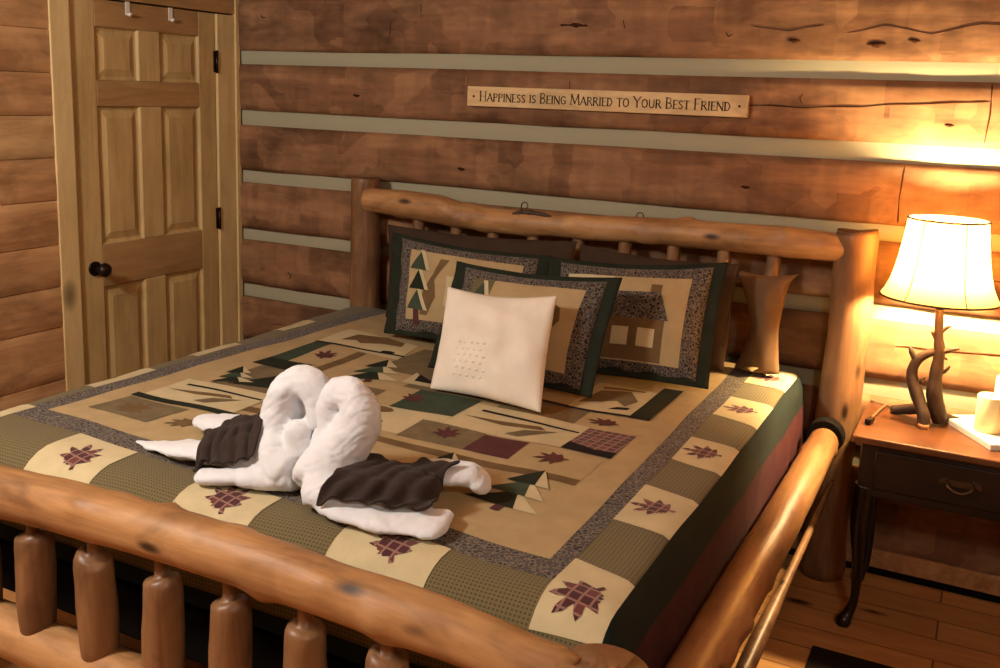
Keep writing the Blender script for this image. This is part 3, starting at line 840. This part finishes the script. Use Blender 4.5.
# ------------------------------------------------------------------ towel swans
def remesh(mb, voxel, amp, nm, mat, parent, origin, freq=11, seed=0, sm=3):
    me = bpy.data.meshes.new('tmp'); me.from_pydata(mb.v, [], mb.f)
    o = bpy.data.objects.new('tmp', me); COL.objects.link(o)
    r = o.modifiers.new('r', 'REMESH'); r.mode = 'VOXEL'; r.voxel_size = voxel
    s_ = o.modifiers.new('s', 'SMOOTH'); s_.iterations = sm; s_.factor = .5
    dg = bpy.context.evaluated_depsgraph_get(); dg.update()
    ev = bpy.data.meshes.new_from_object(o.evaluated_get(dg))
    bpy.data.objects.remove(o); bpy.data.meshes.remove(me)
    out = MB()
    for v in ev.vertices:
        n = v.normal; p = v.co
        d = amp * noise.noise(Vector((p.x * freq + seed, p.y * freq, p.z * freq))) + amp * .6 * (abs(noise.noise(Vector((p.x * freq * 2.2, p.y * freq * 2.2, p.z * freq * 2.6 + seed)))) - .3)
        wq = noise.noise(Vector((p.x * 9 + seed, p.y * 14, p.z * 34 + 4 * noise.noise(Vector((p.x * 7, p.y * 7, seed))))))
        d -= .0026 * max(0.0, 1 - abs(wq) * 7) * (1 if p.z > .80 else .4)
        out.v.append(tuple(p + n * d))
    for f in ev.polygons:
        out.face(list(f.vertices), 0, [(out.v[i][0] + out.v[i][2] * .3, out.v[i][1] + out.v[i][2]) for i in f.vertices])
    bpy.data.meshes.remove(ev)
    return out.build(nm, mat, parent, origin=origin)
def flat_tube(mb, pts, rad, seed=0):
    mb.tube(pts, rad, 22, 0, 5, sub=6, round_end=.02)
Y0 = -1.88
a = MB()
flat_tube(a, [(-1.42, Y0 - .045, .795), (-1.475, Y0 - .04, .820), (-1.505, Y0 - .01, .870), (-1.500, Y0, .925), (-1.487, Y0, .972), (-1.452, Y0 + .005, 1.004), (-1.412, Y0 + .01, .995), (-1.388, Y0 + .01, .950), (-1.385, Y0 + .01, .900)], [(.066, .056), (.062, .056), (.052, .050), (.047, .046), (.044, .044), (.042, .042), (.042, .042), (.040, .040), (.036, .036)])
flat_tube(a, [(-1.445, Y0 + .036, .88), (-1.446, Y0 + .036, .93), (-1.446, Y0 + .034, .975)], [(.034, .026), (.034, .026), (.028, .022)])
flat_tube(a, [(-1.432, Y0 - .02, .925), (-1.425, Y0 - .03, .89), (-1.42, Y0 - .03, .83)], [(.022, .020), (.034, .032), (.045, .04)])
flat_tube(a, [(-1.40, Y0 - .045, .79), (-1.50, Y0 - .03, .800), (-1.60, Y0, .805), (-1.69, Y0 - .01, .79), (-1.78, Y0 - .03, .778), (-1.88, Y0 - .03, .767), (-1.975, Y0 - .025, .758)], [(.055, .042), (.070, .046), (.090, .050), (.085, .036), (.062, .020), (.034, .010), (.008, .005)])
flat_tube(a, [(-1.41, -1.925, .785), (-1.48, -1.955, .782), (-1.56, -1.99, .778), (-1.645, -2.025, .774)], [(.040, .032), (.038, .027), (.034, .022), (.030, .018)])
flat_tube(a, [(-1.62, -1.80, .80), (-1.72, -1.765, .80), (-1.82, -1.75, .792), (-1.885, -1.745, .785), (-1.92, -1.75, .782)], [(.05, .035), (.055, .032), (.050, .026), (.036, .020), (.02, .012)])
sw = remesh(a, .005, .006, 'towel_swan', M['white'], None, (-1.6, -1.87, .76), 16, 1, 5)
tag(sw, 'white towel folded into a swan, the left one of the kissing pair on the bed', 'towel', 'towel swans on the bed')
b_ = MB()
Y1 = -1.88
flat_tube(b_, [(-1.335, Y1 - .09, .790), (-1.335, Y1 - .06, .82), (-1.310, Y1 - .02, .865), (-1.278, Y1, .915), (-1.266, Y1, .965), (-1.288, Y1, 1.002), (-1.328, Y1, 1.004), (-1.350, Y1, .965), (-1.352, Y1, .915), (-1.362, Y1 - .01, .865), (-1.362, Y1 - .03, .82)], [(.060, .055), (.064, .062), (.062, .058), (.058, .056), (.052, .050), (.042, .040), (.036, .036), (.034, .034), (.036, .036), (.036, .036), (.04, .04)])
flat_tube(b_, [(-1.345, Y1 - .105, .800), (-1.29, Y1 - .09, .80), (-1.22, Y1 - .05, .80), (-1.15, Y1, .80), (-1.08, Y1 + .05, .795)], [(.052, .044), (.070, .044), (.078, .040), (.078, .034), (.06, .024)])
flat_tube(b_, [(-1.29, -2.000, .784), (-1.19, -2.010, .778), (-1.10, -1.985, .775), (-1.02, -1.950, .773), (-.985, -1.940, .772)], [(.035, .024), (.045, .018), (.060, .016), (.072, .016), (.070, .014)])
flat_tube(b_, [(-1.16, -1.80, .805), (-1.10, -1.765, .81), (-1.045, -1.735, .808), (-1.015, -1.735, .795), (-.995, -1.735, .772)], [(.060, .028), (.060, .026), (.052, .024), (.042, .022), (.022, .012)])
sw2 = remesh(b_, .005, .006, 'towel_swan', M['white'], None, (-1.2, -1.87, .76), 16, 7, 5)
tag(sw2, 'white towel folded into a swan, the right one of the pair', 'towel', 'towel swans on the bed')

from mathutils.bvhtree import BVHTree
def drape(nm, src, quad, label, seed, folds):
    """a small cloth laid over the folded towel: rests on it, sags between, hangs at the edges"""
    me = src.data; off = Vector(src.location)
    bv = BVHTree.FromPolygons([tuple(Vector(v.co) + off) for v in me.vertices], [tuple(p.vertices) for p in me.polygons])
    FL, FR, BR_, BL_ = map(Vector, quad)
    nu, nv = 84, 84
    X = [[None] * (nu + 1) for _ in range(nv + 1)]; Zb = [[0.0] * (nu + 1) for _ in range(nv + 1)]
    for j in range(nv + 1):
        for i in range(nu + 1):
            u, v = i / nu, j / nv
            eu = .05 * noise.noise(Vector((v * 3.5, seed, 0))); ev = .06 * noise.noise(Vector((u * 4.5, seed, 9)))
            p = (FL * (1 - u) + FR * u) * (1 - v) + (BL_ * (1 - u) + BR_ * u) * v
            p += (FR - FL) * eu * (1 - 2 * u) * 2 + (BL_ - FL) * ev * (1 - 2 * v)
            p += (FL - FR) * .10 * (abs(2 * v - 1) ** 2) * (1 if folds > 0 else -1) * (1 - u) * 0
            X[j][i] = p
            h = bv.ray_cast(Vector((p.x, p.y, 1.3)), Vector((0, 0, -1)))[0]
            z = quilt_pt(p.x, p.y)[2] + .006
            if h is not None and h.z < .90: z = max(z, h.z)
            elif h is not None: z = max(z, .84)
            Zb[j][i] = z
    Zs = [r[:] for r in Zb]
    for it in range(60):
        Zn = [r[:] for r in Zs]
        for j in range(nv + 1):
            for i in range(nu + 1):
                a_ = Zs[max(j - 1, 0)][i] + Zs[min(j + 1, nv)][i] + Zs[j][max(i - 1, 0)] + Zs[j][min(i + 1, nu)]
                Zn[j][i] = max(a_ / 4, Zb[j][i])
        Zs = Zn
    mb = MB()
    d = (FR - FL).normalized(); pr = Vector((-d.y, d.x))
    for j in range(nv + 1):
        for i in range(nu + 1):
            u, v = i / nu, j / nv
            ph = (u + .25 * (v - .5) * folds) * 30 + 2.5 * noise.noise(Vector((u * 2, v * 2, seed)))
            amp = .0050 * (.35 + .9 * (1 - v)) * (.6 + .8 * abs(noise.noise(Vector((u * 3, v * 2, seed + 5)))))
            r = amp * (1 + math.sin(ph)) + .004 * (1 + noise.noise(Vector((u * 9, v * 7, seed + 3))))
            p = X[j][i] - pr * amp * .8 * math.sin(ph + .8) * (1 - v)
            mb.v.append((p.x, p.y, Zs[j][i] + .006 + r))
    W = nu + 1
    for j in range(nv):
        for i in range(nu):
            a_ = j * W + i
            uv = [(i / nu * .3, j / nv * .3), ((i + 1) / nu * .3, j / nv * .3), ((i + 1) / nu * .3, (j + 1) / nv * .3), (i / nu * .3, (j + 1) / nv * .3)]
            mb.face((a_, a_ + 1, a_ + W + 1, a_ + W), 0, uv)
    c_ = (FL + FR + BR_ + BL_) / 4
    o = mb.build(nm, M['choc'], None, origin=(c_.x, c_.y, .80))
    sd = o.modifiers.new('thick', 'SOLIDIFY'); sd.thickness = .005; sd.offset = 1
    tag(o, label, 'washcloth', 'chocolate washcloths draped over the swans')
drape('washcloth', sw, ((-1.665, -2.015), (-1.500, -1.985), (-1.60, -1.72), (-1.775, -1.82)), 'dark brown washcloth draped as wings over the left towel swan', 2, 1)
drape('washcloth', sw2, ((-1.262, -2.055), (-1.030, -1.955), (-1.075, -1.775), (-1.245, -1.845)), 'dark brown washcloth draped as wings over the right towel swan', 8, -1)

# ------------------------------------------------------------------ wooden sign with lettering
sg = thing('wall_sign', (-1.44, 0, 1.73), 'long tan wooden plaque with a carved saying on the log wall', 'sign')
SA, SB_ = Vector((-2.022, -.034, 1.734)), Vector((-.840, -.034, 1.735))
bd = MB(); bd.obox(((SA.x + SB_.x) / 2, -.026, 1.6985), (1, 0, .0), (0, 1, 0), (0, 0, 1), (SB_.x - SA.x) / 2, .009, .041)
bd.build('sign_board', wood('sign maple', (176, 142, 96), (204, 172, 124), (216, 186, 140), 'x', 1, .6, .2, False, .05), sg, bevel=.003)
G = {  # stroke letters: width, list of (polyline, weight)
 'H': (.72, [([(.1, 0), (.1, 1)], 1.3), ([(.62, 0), (.62, 1)], .8), ([(.1, .5), (.62, .5)], .6)]),
 'A': (.74, [([(.02, 0), (.37, 1)], .7), ([(.37, 1), (.72, 0)], 1.3), ([(.16, .35), (.58, .35)], .6)]),
 'P': (.58, [([(.1, 0), (.1, 1)], 1.3), ([(.1, 1), (.4, .98), (.54, .76), (.4, .53), (.1, .5)], .8)]),
 'I': (.26, [([(.13, 0), (.13, 1)], 1.3)]),
 'N': (.74, [([(.08, 0), (.08, 1)], .7), ([(.08, 1), (.66, 0)], 1.3), ([(.66, 0), (.66, 1)], .7)]),
 'E': (.54, [([(.1, 0), (.1, 1)], 1.3), ([(.1, 1), (.5, 1)], .7), ([(.1, .52), (.42, .52)], .6), ([(.1, 0), (.5, 0)], .7)]),
 'S': (.52, [([(.46, .88), (.28, 1), (.08, .84), (.14, .60), (.38, .42), (.46, .20), (.26, 0), (.06, .12)], 1.0)]),
 'B': (.58, [([(.1, 0), (.1, 1)], 1.3), ([(.1, 1), (.38, .98), (.46, .77), (.36, .54), (.1, .52)], .8), ([(.1, .52), (.42, .48), (.54, .26), (.4, .03), (.1, 0)], .9)]),
 'G': (.70, [([(.60, .84), (.40, 1), (.16, .86), (.06, .5), (.16, .14), (.40, 0), (.60, .14), (.60, .44), (.42, .44)], .9)]),
 'M': (.90, [([(.08, 0), (.14, 1)], .7), ([(.14, 1), (.45, .1)], 1.3), ([(.45, .1), (.76, 1)], .7), ([(.76, 1), (.84, 0)], 1.2)]),
 'R': (.64, [([(.1, 0), (.1, 1)], 1.3), ([(.1, 1), (.4, .98), (.52, .76), (.4, .55), (.1, .5)], .8), ([(.3, .52), (.62, 0)], 1.2)]),
 'D': (.68, [([(.1, 0), (.1, 1)], 1.3), ([(.1, 1), (.42, .94), (.62, .5), (.42, .06), (.1, 0)], .9)]),
 'T': (.62, [([(.31, 0), (.31, 1)], 1.3), ([(.02, 1), (.60, 1)], .7)]),
 'O': (.74, [([(.37, 1), (.14, .86), (.06, .5), (.14, .14), (.37, 0), (.60, .14), (.68, .5), (.60, .86), (.37, 1)], 1.0)]),
 'Y': (.66, [([(.02, 1), (.33, .5)], 1.2), ([(.64, 1), (.33, .5)], .7), ([(.33, .5), (.33, 0)], 1.2)]),
 'U': (.70, [([(.1, 1), (.1, .3), (.24, 0), (.46, 0), (.60, .3), (.60, 1)], .9)]),
 'F': (.54, [([(.1, 0), (.1, 1)], 1.3), ([(.1, 1), (.52, 1)], .7), ([(.1, .52), (.42, .52)], .6)]),
}
lt = MB()
def stroke(pts, w_):
    for (p0, p1) in zip(pts, pts[1:]):
        p0, p1 = Vector(p0), Vector(p1); d = (p1 - p0)
        if d.length < 1e-6: continue
        lt.obox(((p0.x + p1.x) / 2, -.0358, (p0.y + p1.y) / 2), (d.x, 0, d.y), (0, 1, 0), Vector((d.x, 0, d.y)).cross(Vector((0, 1, 0))), d.length / 2 + w_ * .35, .0012, w_ / 2)
text = 'Happiness is Being Married to Your Best Friend'
def width(h0, h1):
    return sum((.32 * h0 if ch == ' ' else G[ch.upper()][0] * (h0 if ch.isupper() else h1) + .0022) for ch in text)
H0, H1 = .040, .031
full = 1.06; kx = full / width(H0, H1)
x = -1.962; zb_ = 1.680
for ch in text:
    h = H0 if ch.isupper() else H1
    if ch == ' ': x += .32 * H0 * kx; continue
    wd, st = G[ch.upper()]
    for pts, wgt in st:
        stroke([(x + a_ * h * kx, zb_ + b2 * h) for a_, b2 in pts], .0034 * wgt)
        for e in (pts[0], pts[-1]):
            if len(pts) == 2 and e[1] in (0, 1): stroke([(x + (e[0] - .10) * h * kx, zb_ + e[1] * h), (x + (e[0] + .10) * h * kx, zb_ + e[1] * h)], .0014)
    x += (wd * h + .0022) * kx
burnt = plain('burnt lettering', (58, 34, 20), .8, .1)
lt.build('lettering', burnt, sg)
for xx in (-1.990, -.872):
    lt = MB(); lt.tube([(xx, -.0372, 1.698), (xx, -.034, 1.698)], .0048, 14); lt.build('dot', burnt, sg)

# ------------------------------------------------------------------ nightstand
NX0, NX1, NY0, NY1, NZ = -.315, .345, -.505, -.075, .675
ns = thing('nightstand', (0, -.29, 0), 'dark mahogany nightstand with slim curved legs beside the bed', 'nightstand')
b2 = MB(); b2.box(NX0, NX1, NY0, NY1, NZ - .024, NZ); b2.build('table_top', M['top_wood'], ns, bevel=.006)
b2 = MB(); b2.box(NX0 + .028, NX1 - .028, NY0 + .032, NY1 - .01, .470, NZ - .024); b2.build('case', M['dark_wood'], ns, bevel=.004)
dr = MB(); dr.box(NX0 + .075, NX1 - .075, NY0 + .022, NY0 + .036, .50, .63); dro = dr.build('drawer', M['dark_wood'], ns, bevel=.004)
hd = MB(); hx, hy, hz = .012, NY0 + .018, .572
hd.obox((hx, hy, hz), (1, 0, 0), (0, 1, 0), (0, 0, 1), .040, .003, .010); hd.obox((hx - .048, hy, hz + .004), (1, 0, .3), (0, 1, 0), (0, 0, 1), .014, .003, .008); hd.obox((hx + .048, hy, hz + .004), (1, 0, -.3), (0, 1, 0), (0, 0, 1), .014, .003, .008)
hd.tube([(hx - .036, hy - .004, hz + .004), (hx - .034, hy - .020, hz - .006), (hx - .016, hy - .024, hz - .018), (hx, hy - .025, hz - .021), (hx + .016, hy - .024, hz - .018), (hx + .034, hy - .020, hz - .006), (hx + .036, hy - .004, hz + .004)], .0042, 10, sub=5)
hd.build('drawer_pull', M['brass'], dro)
for sx, sy in ((0, 0), (1, 0), (0, 1), (1, 1)):
    lx = NX0 + .05 if sx == 0 else NX1 - .05; ly = NY0 + .055 if sy == 0 else NY1 - .035
    ox = -1 if sx == 0 else 1; oy = -1 if sy == 0 else .3
    l_ = MB()
    l_.tube([(lx, ly, .50), (lx + .004 * ox, ly, .44), (lx + .006 * ox, ly + .004 * oy, .36), (lx - .004 * ox, ly, .22), (lx - .006 * ox, ly - .003 * oy, .10), (lx + .006 * ox, ly + .004 * oy, .045), (lx + .018 * ox, ly + .014 * oy, .018), (lx + .020 * ox, ly + .016 * oy, 0)], [.030, .029, .026, .018, .014, .017, .025, .022], 18, sub=6)
    l_.build('leg', M['dark_wood'], ns)

# ------------------------------------------------------------------ lamp
LX, LY = -.108, -.255
lamp = thing('table_lamp', (LX, LY, NZ), 'lit table lamp with bell shade on a driftwood branch base', 'lamp')
br = MB()
br.tube([(-.072, -.225, NZ + .015), (-.080, -.235, .72), (-.098, -.25, .78), (-.100, -.25, .85), (-.098, -.25, .92), (-.106, -.25, .985), (-.112, -.25, 1.075)], [.024, .027, .026, .021, .017, .014, .013], 16, .18, 14, sub=6)
br.tube([(-.118, -.295, NZ + .004), (-.124, -.285, .72), (-.150, -.262, .775), (-.172, -.25, .835), (-.165, -.25, .885), (-.130, -.25, .918), (-.085, -.25, .932), (-.040, -.25, .948)], [.018, .020, .021, .018, .016, .014, .010, .005], 16, .18, 14, sub=6)
br.tube([(-.225, -.185, NZ + .012), (-.180, -.20, .702), (-.125, -.235, .725), (-.09, -.24, .745)], [.016, .017, .018, .014], 14, .2, 14, sub=5)
br.tube([(-.090, -.24, .72), (-.055, -.20, .695), (-.012, -.175, NZ + .010)], [.018, .016, .010], 14, .2, 14, sub=5)
for pts, r_ in (([(-.165, -.25, .885), (-.182, -.25, .915), (-.188, -.25, .93)], .009), ([(-.107, -.25, .955), (-.122, -.25, .985), (-.130, -.25, .992)], .006), ([(-.105, -.25, .985), (-.085, -.25, 1.012), (-.072, -.25, 1.018)], .006),
                ([(-.158, -.26, .80), (-.140, -.255, .825), (-.132, -.25, .835)], .006), ([(-.165, -.255, .80), (-.188, -.25, .815)], .006), ([(-.10, -.25, .85), (-.075, -.25, .865), (-.062, -.25, .885)], .007), ([(-.098, -.25, .915), (-.072, -.25, .905)], .006)):
    br.tube(pts, [r_] * (len(pts) - 1) + [r_ * .5], 10, .2, 20, sub=3)
br.build('branch_base', M['branch'], lamp)
e_ = MB(); e_.tube([(-.118, -.298, NZ + .001), (-.1175, -.3, NZ + .016)], [.019, .017], 16); e_.build('cut_foot', M['endgrain'], lamp)
st = MB(); st.tube([(-.112, -.25, 1.07), (-.112, -.25, 1.12)], .014, 16); st.tube([(-.112, -.25, 1.12), (-.112, -.25, 1.185)], .018, 16); st.build('socket', M['iron'], lamp)
SX, SY = -.118, -.25
prof = [(.182, 1.108), (.171, 1.124), (.157, 1.155), (.146, 1.195), (.137, 1.24), (.130, 1.29), (.125, 1.33), (.121, 1.366)]
sh = MB(); sh.lathe(SX, SY, prof, 60)
nsd = NT('lamp shade fabric')
nsd.b.inputs['Base Color'].default_value = lin((160, 122, 76)); nsd.b.inputs['Roughness'].default_value = .9
tr = nsd.n('ShaderNodeBsdfTranslucent'); tr.inputs[0].default_value = lin((176, 136, 78))
mx = nsd.n('ShaderNodeMixShader'); mx.inputs[0].default_value = .27
nsd.l(nsd.b.outputs[0], mx.inputs[1]); nsd.l(tr.outputs[0], mx.inputs[2]); nsd.l(mx.outputs[0], nsd.out.inputs[0])
sho = sh.build('lamp_shade', nsd.m, lamp)
for (r_, z) in ((.1825, 1.108), (.1215, 1.366)):
    rm = MB(); rm.tube([(SX + r_ * math.cos(2 * PI * k / 48), SY + r_ * math.sin(2 * PI * k / 48), z) for k in range(49)], .0034, 8)
    rm.build('shade_trim', M['branch'], sho)
for k in range(6):
    th = -PI / 2 + .50 + k * PI / 3
    s_ = MB(); s_.tube([(SX + (r_ + .001) * math.cos(th), SY + (r_ + .001) * math.sin(th), z) for r_, z in prof], .0019, 8)
    s_.build('shade_seam', M['branch'], sho)
sp = MB()
for k in range(3):
    th = 2 * PI * k / 3 + .4
    sp.tube([(-.112, -.25, 1.342), (SX + .121 * math.cos(th), SY + .121 * math.sin(th), 1.364)], .0018, 6)
sp.tube([(-.112, -.25, 1.16), (-.155, -.25, 1.22), (-.150, -.25, 1.30), (-.112, -.25, 1.345), (-.074, -.25, 1.30), (-.069, -.25, 1.22), (-.112, -.25, 1.16)], .0018, 6, sub=5)
sp.build('harp', M['iron'], lamp)
bm_ = NT('glowing bulb'); bm_.b.inputs['Emission Color'].default_value = (1, .74, .37, 1); bm_.b.inputs['Emission Strength'].default_value = LP
bl = MB(); bl.lathe(-.112, -.25, [(.012, 1.18), (.016, 1.20), (.027, 1.235), (.030, 1.265), (.024, 1.288), (.008, 1.300)], 20, capb=True, capt=True); bl.build('bulb', bm_.m, lamp)
cd = MB(); cd.tube([(-.20, -.19, NZ + .006), (-.245, -.12, NZ + .005), (-.30, -.10, NZ + .008), (-.29, -.055, NZ - .01), (-.27, -.045, NZ - .08), (-.265, -.045, .45)], .0035, 8, sub=8)
cd.tube([(-.250, -.125, NZ + .010), (-.262, -.20, NZ + .012), (-.275, -.30, NZ + .012), (-.283, -.345, NZ + .012)], .0045, 8, sub=6)
cdo = cd.build('power_cord', plain('brown cord', (120, 84, 52), .35, .6), lamp)
sw_ = MB(); sw_.obox((-.280, -.350, NZ + .011), (.2, 1, 0), (1, -.2, 0), (0, 0, 1), .022, .010, .009); sw_.build('cord_switch', M['iron'], cdo, bevel=.003)

# tray and candles
tc = Vector((.108, -.262)); d1 = Vector((.527, -.85)).normalized(); d2 = Vector((.85, .527)).normalized()
tc = Vector((-.070, -.172)) + d1 * .145 + d2 * .125
tb = MB(); tb.obox((tc.x, tc.y, NZ + .010), (d1.x, d1.y, 0), (d2.x, d2.y, 0), (0, 0, 1), .145, .125, .010)
tag(tb.build('candle_tray', M['white_board'], None, origin=(tc.x, tc.y, NZ), bevel=.002), 'flat white board under the candles on the nightstand', 'tray')
for (cx_, cy_, r_, h_, lb) in ((.070, -.272, .040, .118, 'shorter ivory pillar candle, in front on the white board'), (.118, -.192, .040, .165, 'taller ivory pillar candle, behind the shorter one')):
    c2 = thing('pillar_candle', (cx_, cy_, NZ + .02), lb, 'candle', 'pillar candles on the nightstand')
    k2 = MB(); z = NZ + .0205
    k2.lathe(cx_, cy_, [(r_ * .97, z), (r_, z + .004), (r_, z + h_ - .004), (r_ * .96, z + h_), (r_ * .84, z + h_ - .003), (r_ * .7, z + h_ - .012), (.001, z + h_ - .014)], 36, capb=True); k2.build('wax', M['ivory'], c2)
    k2 = MB(); k2.tube([(cx_, cy_, z + h_ - .016), (cx_ + .001, cy_, z + h_ + .002), (cx_ + .003, cy_, z + h_ + .008)], .0012, 6); k2.build('wick', M['black'], c2)

# rug
rg = MB(); rp = [(-.345, -.655), (.55, -.66), (.55, -1.9), (-.34, -1.9)]
rg.box(-.350, .60, -2.0, -.665, .0005, .010)
tag(rg.build('floor_rug', M['rug'], None, origin=(.1, -1.3, 0), bevel=.003), 'dark rug on the plank floor beside the bed', 'rug')

# ceiling light out of view, behind and left of the camera
# ------------------------------------------------------------------ lights
def point(nm, loc, power, col, r):
    l = bpy.data.lights.new(nm, 'POINT'); l.energy = power; l.color = col; l.shadow_soft_size = r
    o = bpy.data.objects.new(nm, l); o.location = loc; COL.objects.link(o); return o
point('room_light', RL, RP, (1, .99, .93), .15)
point('room_light', (.6, -3.5, 2.3), RP2, (1, .94, .82), .12)
wd = bpy.data.worlds.new('world'); S.world = wd; wd.use_nodes = True
wd.node_tree.nodes['Background'].inputs[0].default_value = (.25, .2, .16, 1); wd.node_tree.nodes['Background'].inputs[1].default_value = .3

# ------------------------------------------------------------------ camera
R_, D_, F_ = (0.889577, 0.455396, 0.035602), (0.114547, -0.146949, -0.982489), (-0.44219, 0.878078, -0.182887)
mt4 = Matrix(((R_[0], -D_[0], -F_[0], 0), (R_[1], -D_[1], -F_[1], -3.7), (R_[2], -D_[2], -F_[2], 1.7131), (0, 0, 0, 1)))
cm = bpy.data.cameras.new('camera'); cm.sensor_width = 36; cm.lens = 36 * 975.35 / 1000
cm.shift_x = .002; cm.shift_y = -.059; cm.clip_start = .05
co = bpy.data.objects.new('camera', cm); COL.objects.link(co); co.matrix_world = mt4; S.camera = co
S.view_settings.view_transform = 'Standard'; S.view_settings.look = 'None'; S.view_settings.gamma = 1; S.view_settings.use_curve_mapping = False
S.view_settings.exposure = EXP
